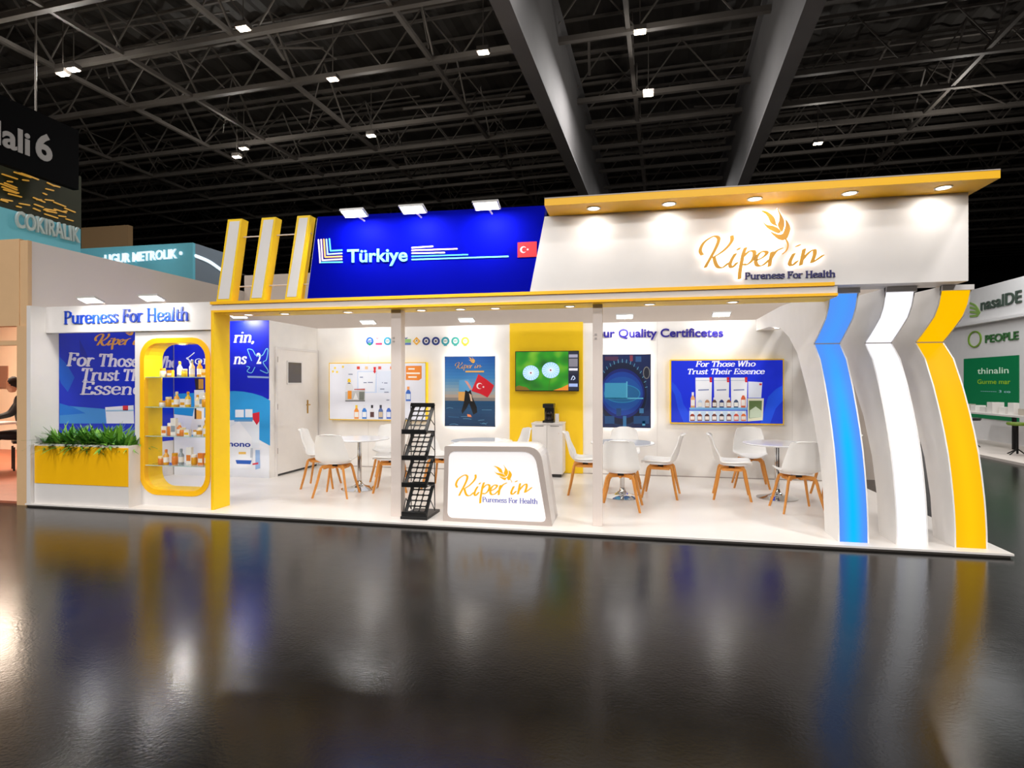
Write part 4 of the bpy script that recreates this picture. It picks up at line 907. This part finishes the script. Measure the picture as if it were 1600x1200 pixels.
def make_chair(label, loc, rz, grp):
    t = thing('shell_chair', label, 'chair', loc, rz, grp)
    m = MB(); grid_surf(m, shellf, 10, 22, .014); m.build('shell', SHELL, t, sm=True, world=False)
    m = MB()
    def pad(s_, t_):
        a = (s_-.5)*2; b_ = (t_-.5)*2; k = max(abs(a), abs(b_)); r2 = math.hypot(a, b_) or 1; sc_ = k/r2
        return (a*sc_*.185, .03+b_*sc_*.185, .45+.022*(1-k**4))
    grid_surf(m, pad, 8, 8, .02); m.build('seat_cushion', mat('white_leatherette', (242, 240, 238), .4), t, sm=True, world=False)
    for sx in (-1, 1):
        for sy in (-1, 1):
            m = MB(); pts = smooth([(.02*sx, .02*sy, .392), (.12*sx, .12*sy, .395), (.15*sx, .15*sy, .37), (.185*sx, .18*sy, .2), (.232*sx, .222*sy, 0)], 3)
            L = len(pts); V = []; F = []
            for i, p in enumerate(pts):
                q = i/(L-1); wv = .021*(1-q)+.012*q; p = Vector(p); d1 = Vector((sx, sy, 0)).normalized(); d2 = Vector((-d1.y, d1.x, 0))
                if i < L*.42: n1_ = Vector((0, 0, 1))
                elif i < L*.6: n1_ = (Vector((0, 0, 1))+d1*1).normalized()
                else: n1_ = d1
                V += [tuple(p+n1_*wv+d2*wv*.7), tuple(p+n1_*wv-d2*wv*.7), tuple(p-n1_*wv-d2*wv*.7), tuple(p-n1_*wv+d2*wv*.7)]
            for i in range(L-1):
                for k in range(4): F.append((4*i+k, 4*i+(k+1) % 4, 4*i+4+(k+1) % 4, 4*i+4+k))
            F += [(0, 1, 2, 3), (4*L-4, 4*L-3, 4*L-2, 4*L-1)]
            m.add(V, F); m.build('leg', WOOD, t, sm=True, world=False)
    MB().box(-.14, .14, -.012, .012, .375, .395).box(-.012, .012, -.14, .14, .375, .395).box(-.13, -.105, -.12, .12, .36, .39).box(.105, .13, -.12, .12, .36, .39).build('cross_brace', WOOD, t, world=False)
    MB().lathe([(.07, .395), (.06, .425)], 12).build('seat_mount', DARK, t, world=False)
    return t
def face(x, y, tx, ty): return math.atan2(ty-y, tx-x)-PI/2
chairs = [(-3.78, 7.0, .1, 'at the left table with its back to the aisle'), (-4.33, 7.58, -PI/2+.25, 'left of the left table, nearest the storage door'),
 (-3.62, 8.3, PI+.25, 'behind the left table, facing the aisle'), (-3.22, 7.5, PI/2+.3, 'right of the left table, half hidden by the post'),
 (-2.60, 7.86, -PI/2-.1, 'behind the brochure rack, left of the counter'), (-1.68, 8.2, PI/2+.5, 'behind the lit counter, left of the white cabinet'),
 (-.085, 6.98, -.08, 'at the middle table with its back to the aisle'), (-.57, 7.84, -PI/2+.05, 'left of the middle table before the yellow panel'),
 (.42, 7.83, PI/2-.15, 'right of the middle table, in profile'), (-.06, 8.47, PI, 'behind the middle table under the engine poster'),
 (1.31, 7.89, -PI/2-.12, 'left of the right table, in profile'), (1.93, 7.26, .12, 'at the right table with its back to the aisle'),
 (1.72, 8.80, PI-.1, 'behind the right table, facing the aisle'), (2.62, 8.15, PI/2, 'right of the right table, behind the blue fin')]
proto = None
for x, y, rz, lab in chairs:
    L_ = 'white shell chair with beech legs '+lab
    if proto is None: proto = make_chair(L_, (x, y, FZ), rz, 'white shell chairs')
    else: dup(proto, (x, y, FZ), rz, L_)
def make_table(label, loc):
    t = thing('round_table', label, 'table', loc, 0, 'round white tables')
    MB().lathe([(0.02, .685), (.39, .69), (.41, .698), (.415, .706), (.41, .712), (.02, .712)], 40).build('table_top', mat('gloss_white_top', (240, 240, 242), .12), t, sm=True, world=False)
    MB().lathe([(.03, .06), (.03, .685)], 16).build('pole', CHROME, t, sm=True, world=False)
    MB().lathe([(.25, 0), (.25, .008), (.22, .014), (.15, .028), (.08, .05), (.045, .08), (.032, .12)], 32).build('base', CHROME, t, sm=True, world=False)
    MB().lathe([(.11, .672), (.11, .686)], 16).build('top_mount', DARK, t, world=False)
    return t
tb0 = make_table('round white table on a chrome pedestal at the left, by the storage door', (-3.70, 7.5, FZ))
dup(tb0, (-1.93, 7.5, FZ), 0, 'round white table mostly hidden behind the lit counter')
dup(tb0, (-.08, 7.66, FZ), 0, 'round white table on a chrome pedestal in the middle, right of the second post')
dup(tb0, (1.88, 7.97, FZ), 0, 'round white table on a chrome pedestal at the right, beside the blue fin')
# counter
ct = thing('reception_counter', 'white reception counter with lit logo front and slanted right side', 'counter', (-1.35, 6.2, FZ))
SF = Surf('Y', 5.94)
zq = lambda x, y: (600+x/5.714, 620+y/5.714)
def round_poly(pts, rad, n=6):
    out = []; L = len(pts)
    for i in range(L):
        p = Vector(pts[i]); a = (Vector(pts[i-1])-p); b = (Vector(pts[(i+1) % L])-p); r0 = rad[i]
        A = p+a.normalized()*r0; B = p+b.normalized()*r0
        for k in range(n+1):
            t_ = k/n; q = A*(1-t_)**2+p*2*t_*(1-t_)+B*t_**2; out.append((q.x, q.y))
    return out
oq = [SF.uv(*zq(*p)) for p in ((527,1122),(1500,1160),(1392,446),(540,440))]
oq[0] = (oq[0][0], FZ); oq[1] = (oq[1][0], FZ)
oc = round_poly(oq, (.002, .002, .15, .02))
ic = round_poly([SF.uv(*zq(*p)) for p in ((562,1080),(1452,1122),(1345,490),(576,486))], (.07, .07, .14, .08))
MB().prism3([SF.to3(u, v, -.02) for u, v in oc], [SF.to3(u, v, -.52) for u, v in oc]).build('counter_body', WHITE, ct)
# front frame ring around the lit panel
def resample_to(pts, ctr, ref):
    out = []
    for (u, v) in ref:
        d = (u-ctr[0], v-ctr[1]); best = None
        for i in range(len(pts)):
            p, q = pts[i], pts[(i+1) % len(pts)]; e = (q[0]-p[0], q[1]-p[1]); den = d[0]*e[1]-d[1]*e[0]
            if abs(den) < 1e-12: continue
            tt = ((p[0]-ctr[0])*e[1]-(p[1]-ctr[1])*e[0])/den; ss = ((p[0]-ctr[0])*d[1]-(p[1]-ctr[1])*d[0])/den
            if tt > 0 and -1e-6 <= ss <= 1+1e-6 and (best is None or tt > best): best = tt
        out.append((ctr[0]+d[0]*best, ctr[1]+d[1]*best))
    return out
ctr = (-1.38, .45)
angs = sorted(set([round(math.atan2(v-ctr[1], u-ctr[0]), 4) for u, v in oc]+[round(math.atan2(v-ctr[1], u-ctr[0]), 4) for u, v in ic]))
ref = [(ctr[0]+math.cos(a_), ctr[1]+math.sin(a_)) for a_ in angs]
MB().ring(SF, resample_to(ic, ctr, ref), resample_to(oc, ctr, ref), .0, -.02).build('front_frame', mat('pale_grey_frame', (184, 170, 162), .5), ct)
MB().poly(SF, ic, -.012).build('lit_panel', mat('lit_counter_panel', (232, 228, 228), .4, emit=.5, noise=0), ct)
M2 = lambda x, y: SF.uv(*zq(640+(x-190)*.625, 600+(y-152)*.0+((y-400)*.575+95 if y > 398 else (y-400)*.6+95)))
def M2(x, y):
    X_ = 640+(x-190)*.622; Y_ = 698+(y-400)*.66
    if y < 437 and x > 700 and (x, y) not in ((470, 402),):
        X_ = 975+(x-735)*.645; Y_ = 605+(y-152)*.5
    return SF.uv(*zq(X_, Y_))
m = MB()
for k in LOGO_STROKES: m.stroke(SF, [M2(*p) for p in k], .0125, .005, -.0105, ang=.3, n=4)
for k in LOGO_LEAVES: m.poly(SF, [M2(*p) for p in smooth(k, 3, True)], -.0105)
m.stroke(SF, [SF.uv(*zq(*p)) for p in ((1118,735),(1135,750),(1140,765))], .003, .003, -.0105)
m.build('logo_script', mat('lit_gold_logo', (238, 176, 22), .4, emit=.35, noise=0), ct)
m = MB(); p0 = SF.uv(*zq(876, 940)); p1 = SF.uv(*zq(1372, 958)); serif(m, SF, 'Pureness For Health', p0[0], p0[1], p1[0], .052, -.0105, bold=1.25, v1=p1[1]); m.build('logo_lettering', pr((84, 90, 176), .2), ct)
# brochure rack
rk = thing('brochure_rack', 'black zigzag brochure rack with four perforated tilted trays beside the counter', 'brochure rack', (-2.29, 6.15, FZ))
x0, x1 = -2.425, -2.155
levels = [(.085, .40), (.405, .70), (.70, .985), (.985, 1.285)]
for i, (za, zb) in enumerate(levels):
    ya, yb = 5.97, 6.24
    def T(a_, b_, d): 
        # a_ across 0..1, b_ up the tray 0..1
        n_ = Vector((0, -(zb-za), yb-ya)).normalized()
        return Vector((x0+(x1-x0)*a_, ya+(yb-ya)*b_, za+(zb-za)*b_))+n_*d
    m = MB(); rows, colsn = 5, 3
    A0, A1, B0, B1 = .12, .88, .09, .93
    def cell(a0, a1, b0, b1, hole):
        if hole:
            ins = rrect(a0+.016, a1-.016, b0+.013, b1-.013, .04, 2); out = to_rect(ins, a0, a1, b0, b1); n_ = len(ins)
            V = [T(a_, b_, 0) for a_, b_ in ins]+[T(a_, b_, 0) for a_, b_ in out]+[T(a_, b_, -.012) for a_, b_ in out]+[T(a_, b_, -.012) for a_, b_ in ins]
            F = []
            for k in range(n_):
                j = (k+1) % n_
                for q, r_ in ((0, 1), (2, 3), (3, 0)): F.append((q*n_+k, q*n_+j, r_*n_+j, r_*n_+k))
            m.add(V, F)
        else:
            V = [T(a_, b_, d) for d in (0, -.012) for a_, b_ in ((a0, b0), (a1, b0), (a1, b1), (a0, b1))]
            m.add(V, [(0, 1, 2, 3), (7, 6, 5, 4), (0, 1, 5, 4), (1, 2, 6, 5), (2, 3, 7, 6), (3, 0, 4, 7)])
    for r_ in range(rows):
        for c_ in range(colsn): cell(A0+(A1-A0)*c_/colsn, A0+(A1-A0)*(c_+1)/colsn, B0+(B1-B0)*r_/rows, B0+(B1-B0)*(r_+1)/rows, True)
    cell(0, A0, 0, 1, False); cell(A1, 1, 0, 1, False); cell(A0, A1, 0, B0, False); cell(A0, A1, B1, 1, False)
    m.build('perforated_tray', BLACK, rk)
    MB().box(x0-.006, x1+.006, 5.935, 5.972, za-.015, za+.012).box(x0-.006, x1+.006, 5.932, 5.938, za-.015, za+.035).build('tray_lip', BLACK, rk)
    m = MB()
    for xx in (x0-.006, x1+.006):
        if i < 3: m.tube([(xx, 5.95, zb), (xx, 6.21, zb-.02)], .006, 6); m.tube([(xx, 6.22, (za+zb)/2-.1), (xx, 6.21, zb)], .005, 6)
        m.tube([(xx, 5.96, za), (xx, 6.06, (za+zb)/2), (xx, 6.22, za+(.06 if i else 0))], .005, 6)
        m.tube([(xx, 6.22, za), (xx, 6.2, zb)], .005, 6)
    m.build('side_strut', BLACK, rk)
MB().box(x0-.02, x1+.02, 5.925, 6.36, FZ, FZ+.03).build('base_plate', BLACK, rk, bevel=.004)
MB().box(x0-.006, x1+.006, 6.2, 6.215, 1.26, 1.30).build('top_bar', BLACK, rk)
# white cabinet, coffee machine, cup stack
cbx = thing('storage_cabinet', 'low white cabinet before the yellow panel under the television', 'cabinet', (-1.36, 9.2, FZ))
xa, xb = P(831, 700, Y=9.0).x, P(879, 700, Y=9.0).x; zt = P(850, 661, Y=9.0).z
MB().box(xa, xb, 9.0, 9.42, FZ+.05, zt-.02).build('body', WHITE, cbx); MB().box(xa-.008, xb+.008, 8.985, 9.42, zt-.02, zt).build('top', WHITE, cbx)
MB().box(xa+.02, xb-.02, 9.02, 9.4, FZ, FZ+.05).build('plinth', DARK, cbx)
xm = (xa+xb)/2
for i, (q0, q1) in enumerate(((xa+.005, xm-.003), (xm+.003, xb-.005))):
    d = MB().box(q0, q1, 8.985, 9.0, FZ+.055, zt-.035).build('door', mat('cabinet_door_white', (232, 228, 224), .4), cbx)
    MB().box(q0+.05, q1-.05, 8.98, 8.986, zt-.05, zt-.042).build('door_handle', DARK, d)
MB().tube([(xb-.06, 8.978, zt-.16), (xb-.06, 8.986, zt-.16)], .01, 8).build('lock', ALU, cbx)
cm = thing('coffee_machine', 'black coffee maker standing on the white cabinet', 'coffee maker', (-1.33, 9.18, zt))
u0 = P(849, 650, Y=9.15).x; u1 = P(866, 650, Y=9.15).x; zz = zt; H_ = .30
MB().box(u0, u1, 9.05, 9.3, zz, zz+.035).build('drip_base', DARK, cm, bevel=.006); MB().box(u0+.01, u1-.01, 9.2, 9.3, zz+.035, zz+H_).build('tower', DARK, cm, bevel=.006)
MB().box(u0, u1, 9.06, 9.3, zz+H_*.78, zz+H_).build('brew_head', DARK, cm, bevel=.01)
MB().lathe([(.05, 0), (.062, .03), (.06, .1), (.045, .14)], 16, ((u0+u1)/2, 9.12, zz+.036)).build('carafe', mat('dark_carafe_glass', (22, 18, 16), .05), cm, sm=True)
MB().tube([((u0+u1)/2+.06, 9.1, zz+.06), ((u0+u1)/2+.095, 9.09, zz+.09), ((u0+u1)/2+.06, 9.1, zz+.15)], .008, 6).build('carafe_handle', DARK, cm)
tag(MB().box(P(867.5, 650, Y=9.15).x, P(873, 650, Y=9.15).x, 9.12, 9.2, zt, zt+.14).build('paper_carton', WHITE, bevel=.004), 'small white carton right of the black coffee maker', 'carton')
# ================================================================== NEIGHBOURS
BEI = mat('beige_panel', (216, 178, 134), .6); GREY = mat('grey_panel', (222, 212, 204), .7, noise=.08, nscale=.5); SKIN = mat('skin', (190, 140, 110), .5)
nw = thing('neighbour_side_wall', 'tall grey partition of the next stand rising behind the left header board', 'partition', (-7.38, 8, 0))
MB().box(-7.46, -7.36, 5.86, 12.5, 0, 3.31).build('wall_panel', GREY, nw)
MB().box(-7.47, -7.35, 5.85, 5.9, 0, 3.31).build('end_post', BEI, nw)
ns = thing('neighbour_stand_front', 'beige timber portal of the neighbouring stand at the left edge', 'stand', (-8, 5.86, 0))
a = P(27, 500, Y=5.84)
MB().box(-16, -7.47, 5.84, 5.95, 2.24, 3.33).build('header', BEI, ns); MB().box(-7.5, -7.35, 5.835, 5.96, .0, 2.24).build('post', BEI, ns)
MB().box(-16, -7.5, 5.85, 5.93, 2.0, 2.06).build('lower_rail', BEI, ns)
struct(MB().box(-16, -7.47, 5.9, 10.4, .0, .03), 'floor_carpet', mat('reddish_carpet', (170, 100, 74), .5, noise=.2))
MB().box(-16, -7.47, 10.4, 10.5, 0, 3.3).build('back_wall', mat('cream_wall', (238, 216, 190), .6), ns)
MB().box(-16, -7.47, 5.95, 10.4, 3.25, 3.33).build('roof_panel', mat('cream_wall', (238, 216, 190), .6), ns)
m = MB()
for k in range(5): m.box(-14.6+k*.7, -14.3+k*.7, 10.38, 10.4, 1.3+.1*(k % 2), 1.9)
m.build('wall_shelf_goods', pr((150, 110, 90)), ns, kind='stuff')
lamp('neighbour_light', 'AREA', (-11.6, 8.3, 3.2), 260, size=1.8, aim=(-11.6, 8.4, 0), col=(1, .82, .64))
lamp('neighbour_light', 'POINT', (-9.0, 5.0, 4.6), 28, size=.8, col=(1, .7, .45))
nt_ = thing('neighbour_table', 'white topped table in the warmly lit neighbouring stand', 'table', (-10.9, 7.6, .03))
MB().box(-11.8, -10.0, 7.35, 7.95, .84, .87).build('table_top', WHITE, nt_)
for x in (-11.75, -10.05):
    for y in (7.4, 7.9): MB().box(x, x+.04, y-.02, y+.02, .03, .84).build('leg', BLACK, nt_)
# seated person seen from behind at that table
def skin_body(name, verts, edges, radii, m, parent, sub=2):
    me = bpy.data.meshes.new(name); me.from_pydata(verts, edges, []); o = bpy.data.objects.new(name, me); C.objects.link(o)
    o.parent = parent; MX[o.name] = MX[parent.name]
    sk = o.modifiers.new('skin', 'SKIN'); me.skin_vertices[0].data[0].use_root = True
    for i, r_ in enumerate(radii): me.skin_vertices[0].data[i].radius = (r_, r_)
    sb = o.modifiers.new('sub', 'SUBSURF'); sb.levels = 1; sb.render_levels = sub
    me.materials.append(m)
    return o
pe = thing('person', 'person in black clothes sitting at the neighbouring stand table, seen from the aisle', 'person', (-10.25, 8.15, .13), PI-.6)
JET = mat('black_clothes', (22, 18, 20), .8)
skin_body('body', [(0,0,.52),(0,.02,.72),(0,.05,.95),(0,.1,1.12),(0,.13,1.2),(-.17,.08,1.08),(-.22,.22,.86),(-.1,.42,.8),(.17,.08,1.08),(.22,.22,.86),(.1,.42,.8),(-.1,.03,.5),(-.12,.42,.5),(-.12,.42,.08),(.1,.03,.5),(.12,.42,.5),(.12,.42,.08),(-.12,.54,.04),(.12,.54,.04)],
  [(0,1),(1,2),(2,3),(3,4),(3,5),(5,6),(6,7),(3,8),(8,9),(9,10),(0,11),(11,12),(12,13),(0,14),(14,15),(15,16),(13,17),(16,18)],
  [.15,.14,.15,.11,.055,.07,.05,.035,.07,.05,.035,.1,.075,.05,.1,.075,.05,.04,.04], JET, pe)
hd = MB(); 
for k in range(1):
    prof_h = [(.01, -.13), (.045, -.12), (.07, -.07), (.08, 0), (.078, .05), (.055, .1), (.01, .12)]
    hd.lathe(prof_h, 16, (0, .2, 1.36))
hd.build('head', SKIN, pe, sm=True, world=False)
MB().lathe([(.06, -.06), (.088, -.02), (.095, .04), (.07, .1), (.02, .135)], 16, (0, .18, 1.37)).build('hair', JET, pe, sm=True, world=False)
nc = thing('neighbour_chair', 'dark chair under the seated person in the neighbouring stand', 'chair', (-10.25, 8.15, .03), PI-.6)
MB().box(-.2, .2, -.18, .2, .46, .50).build('seat', DARK, nc, world=False); MB().box(-.2, .2, -.24, -.2, .44, .86).build('backrest', mat('cream_back', (226, 206, 186), .5), nc, world=False)
for sx in (-.18, .16):
    for sy in (-.2, .17): MB().box(sx, sx+.03, sy, sy+.03, 0, .4).build('leg', DARK, nc, world=False)
# wall behind our stand
tag(MB().box(-7.36, 3.9, 10.0, 10.1, 0, 3.62).build('rear_neighbour_wall', mat('warm_grey_panel', (198, 184, 172), .7)), 'tall warm grey wall of the stand behind, showing above the back wall', 'partition')
# hanging hall sign
SX = Surf('X', -12.5)
hs = thing('hall_sign', 'black hanging hall number sign with grey lettering at the upper left', 'hanging sign', (-12.5, 9, 5))
q_ = [SX.uv(-160, 215), SX.uv(123, 284), SX.uv(123, 204), SX.uv(-160, 120)]
q_[1] = (q_[1][0], q_[0][1]*.5+q_[1][1]*.5); q_[0] = (q_[0][0], q_[1][1]); q_[3] = (q_[3][0], q_[2][1])
MB().poly(SX, q_, 0, -.15).build('sign_panel', mat('sign_black', (3, 3, 5), .8, spec=.1), hs)
GT = mat('sign_grey_letters', (150, 146, 144), .6, emit=.12, noise=0)
m = MB(); p6 = SX.uv(55, 247); p7 = SX.uv(81, 254); hh = SX.uv(65, 209)[1]-SX.uv(65, 250)[1]
sans(m, SX, '6', p6[0], p7[1], p7[0], hh, .002, .02, bold=.03)
pa, pb = SX.uv(3, 232), SX.uv(46, 243); wa = pb[0]-pa[0]
sans(m, SX, 'ali', pa[0], pb[1], pb[0], hh*.86, .002, .02, bold=.025)
sans(m, SX, 'H', pa[0]-wa*.62, pb[1], pa[0]-wa*.06, hh*.86, .002, .02, bold=.025)
m.build('lettering', GT, hs)
m = MB()
for px in (-100, 60): u = SX.uv(px, 200)[0]; m.tube([SX.to3(u, q_[3][1], -.07), SX.to3(u, 9.5, -.07)], .02, 6)
m.build('hanger_cable', STEEL, hs)
g2 = thing('green_banner', 'dark green and gold lit banner hanging below the hall sign', 'banner', (-13, 10, 3))
SG = Surf('X', -13.2); a = SG.uv(-160, 250); c = SG.uv(127, 352)
MB().rect(SG, a[0], c[0], c[1]-.3, SG.uv(120, 283)[1]+.15, 0, -.1).build('banner_panel', mat('olive_green', (34, 36, 8), .7, emit=.1, noise=.5, nscale=.8), g2)
m = MB(); rg = random.Random(9)
for k in range(34):
    u = rg.uniform(SG.uv(0, 300)[0], c[0]-.2); v = rg.uniform(c[1], SG.uv(120, 300)[1]); L = rg.uniform(.05, .35); m.stroke(SG, [(u, v), (u+L, v+rg.uniform(-.03, .03))], .02, .014, .004, .03, sm=False)
m.build('gold_marks', mat('gold_lights', (190, 140, 50), emit=.5, noise=0), g2)
cy = thing('cyan_stand_header', 'cyan stand header with shiny letters at the far left below the banners', 'stand', (-11, 9, 3))
SCy = Surf('X', -11.5); CY = mat('cyan_panel', (96, 172, 190), .5, emit=.12, noise=.03)
a = SCy.uv(-120, 330); c = SCy.uv(126, 390); zt_ = SCy.uv(126, 358)[1]; 
MB().rect(SCy, SCy.uv(-60, 300)[0], c[0], 3.335, zt_, 0, -.3).build('header_panel', CY, cy)
m = MB(); p0 = SCy.uv(22, 365); p1 = SCy.uv(122, 385); sans(m, SCy, 'COKIRALIK', p0[0], p1[1]+.08, p1[0], .32, .01, .06, bold=.02); m.build('header_letters', mat('silver_letters', (190, 205, 205), .4, .2), cy)
c2 = thing('cyan_corner_box', 'cyan and grey corner header box with bright lettering behind the grey partition', 'stand', (-9, 14, 3))
SY2 = Surf('Y', 14.0); a = SY2.uv(125, 387); c = SY2.uv(301, 420); zt2 = SY2.uv(301, 379)[1]
MB().rect(SY2, a[0], c[0], 0, zt2, 0, -.1).build('front_panel', CY, c2)
SX2 = Surf('X', c[0]); e = SX2.uv(372, 405)
MB().box(c[0]-.1, c[0], 14.1, e[0], 0, zt2).build('side_panel', mat('blue_grey_panel', (118, 130, 142), .5), c2)
m = MB(); p0 = SY2.uv(160, 413); p1 = SY2.uv(286, 404); sans(m, SY2, '•UGUR METROLIK •', p0[0], p0[1], p1[0], .27, .01, .05, bold=.02, v1=p1[1]+.02); m.build('bright_lettering', mat('bright_letters', (226, 240, 246), emit=.7, noise=0), c2)
m = MB(); p0 = SX2.uv(305, 400); p1 = SX2.uv(345, 422); m.stroke(SX2, [p0, ((p0[0]+p1[0])/2, p0[1]-.05), p1], .05, .05, .01, .03); m.build('side_lettering', mat('bright_letters', (226, 240, 246), emit=.7, noise=0), c2)
tag(MB().box(P(127, 365, Y=17).x, P(200, 365, Y=17).x, 17, 17.2, 0, P(127, 356, Y=17).z).build('tan_header', mat('tan_panel', (150, 120, 84), .6, emit=.08)), 'tan lit header between the two cyan headers far left', 'stand')
# right hand neighbour
rs = thing('white_neighbour_stand', 'white fabric stand with a green poster across the right aisle', 'stand', (9, 16, 0))
SRn = Surf('N', 9.0); WN = mat('white_fabric_wall', (222, 220, 220), .7)
MB().box(9.0, 9.15, 11, 20.5, 0, 4.0).build('side_wall', WN, rs)
struct(MB().box(7.08, 9.15, 9, 20.5, 0, .05), 'floor_neighbour', mat('pale_platform', (214, 204, 196), .5))
MB().box(8.86, 9.0, 11, 19.6, 3.05, 3.12).build('shelf_rail', WN, rs)
def rn(px, py): return SRn.uv(px, py)
a = rn(1507, 558); c = rn(1593, 655)
MB().rect(SRn, a[0], c[0], .6, (a[1]+rn(1593, 558)[1])/2, .002, .02).build('green_poster', pr((10, 110, 66), .15), rs)
n_ = 24; o1 = rn(1524, 530); rr_ = .22
MB().ring(SRn, [(o1[0]+rr_*1.15*math.cos(2*PI*k/n_), o1[1]+rr_*.85*math.sin(2*PI*k/n_)) for k in range(n_)], [(o1[0]+rr_*1.35*math.cos(2*PI*k/n_), o1[1]+rr_*math.sin(2*PI*k/n_)) for k in range(n_)], .005, .03).build('green_ring', pr((120, 160, 50)), rs)
zr = lambda x, y: (1480+x/3.533, 420+y/3.533)
for txt, xa, ya, xb, yb, hh, cc in (('PEOPLE', 215, 402, 398, 395, .2, (60,110,60)), ('nasaIDE', 190, 218, 415, 195, .3, (70,84,74))):
    m = MB(); p0 = rn(*zr(xa, ya)); p1 = rn(*zr(xb, yb)); sans(m, SRn, txt, p0[0], (p0[1]+p1[1])/2, p1[0], hh, .005, .03, bold=.015); m.build('green_lettering', pr(cc), rs)
m = MB()
for k in range(4): m.stroke(SRn, [rn(*zr(130, 190+k*24)), rn(*zr(160, 205+k*18)), rn(*zr(182-k*4, 240+k*6))], .02, .03, .005, .02)
m.build('leaf_mark', pr((140, 176, 90)), rs)
for (xa, xb, y, cc, hh) in ((172, 345, 580, (214,236,214), .16), (172, 355, 635, (150,190,40), .12), (190, 355, 680, (170,206,220), .06)):
    m = MB(); p0 = rn(*zr(xa, y)); p1 = rn(*zr(xb, y)); sans(m, SRn, 'thinalin' if hh > .14 else 'Gurme mar' if hh > .1 else '-------- 3 co', p0[0], p0[1], p1[0], hh, .022, bold=.01); m.build('poster_lettering', pr(cc, .1), rs)
tr = thing('neighbour_display_table', 'narrow table with goods in front of the green poster across the right aisle', 'table', (8.3, 14.5, .05))
MB().box(8.1, 8.6, 12.6, 16.6, .78, .82).build('table_top', WHITE, tr)
for y in (12.8, 14.6, 16.4): MB().box(8.3, 8.36, y, y+.06, .05, .78).build('leg', BLACK, tr)
rq = random.Random(21)
for k in range(11):
    y = 12.9+k*.33; hh = rq.uniform(.1, .26); cc = rq.choice([(230,226,220),(200,190,176),(120,140,60),(240,236,230)])
    tag(MB().box(8.2+rq.uniform(0, .12), 8.38+rq.uniform(0, .1), y, y+.2, .8201, .82+hh).build('product_carton', pr(cc)), '%s small goods carton along the neighbour display table from its near end' % ORD[k], 'carton', 'goods on the neighbour display table')
for k, y in enumerate((12.4, 13.6, 15.2)):
    st = thing('bar_stool', '%s dark stool from the near end of the neighbour display table' % ORD[k], 'stool', (7.8, y, .05), group='dark stools across the aisle')
    MB().lathe([(.16, .6), (.18, .63), (.17, .66)], 14).build('seat', DARK if k != 1 else pr((110, 140, 30)), st, world=False); MB().tube([(0, 0, .02), (0, 0, .6)], .02, 8).build('pole', BLACK, st, world=False)
    m = MB()
    for q in range(4): m.tube([(0, 0, .12), (.2*math.cos(q*PI/2+.4), .2*math.sin(q*PI/2+.4), .0)], .012, 6)
    m.build('foot', BLACK, st, world=False)
oc_ = thing('orange_counter', 'orange fronted counter at the right edge of the view', 'counter', (8.3, 11.9, .05))
MB().box(7.9, 8.5, 11.7, 12.25, .05, .78).build('front_panel', mat('orange_panel', (226, 150, 70), .5), oc_); MB().box(7.86, 8.54, 11.66, 12.3, .78, .83).build('counter_top', WHITE, oc_)
lamp('neighbour_light', 'AREA', (7.6, 14.5, 5.2), 70, size=2.4, aim=(8.9, 14.6, 1.5), col=(.98, 1, 1))
# far stands seen in the gaps between the fins
fs = thing('far_brown_stand', 'dark brown stand far down the hall between the white and yellow fins', 'stand', (12, 30, 0))
MB().box(9.6, 16, 30, 30.3, 0, 2.6).build('wall_panel', mat('brown_far', (84, 64, 50), .7), fs)
MB().box(9.6, 16, 29.8, 30, 2.6, 3.4).build('header', mat('amber_far', (150, 110, 50), .6, emit=.1), fs)
for k, (x, y, z, cc) in enumerate(((21, 30, 6.2, (235, 228, 215)), (20, 30, 5.6, (200, 170, 90)), (22.4, 30, 5.9, (230, 226, 220)), (23.6, 31, 6.4, (235, 230, 226)), (19.5, 29, 5.2, (226, 214, 200)))):
    tag(MB().box(x, x+.5, y, y+.1, z, z+.3).build('far_lamp_box', em(cc, 1.)), '%s small glowing lamp box far away under the roof right of the canopy' % ORD[k], 'lamp', 'far lamp boxes')
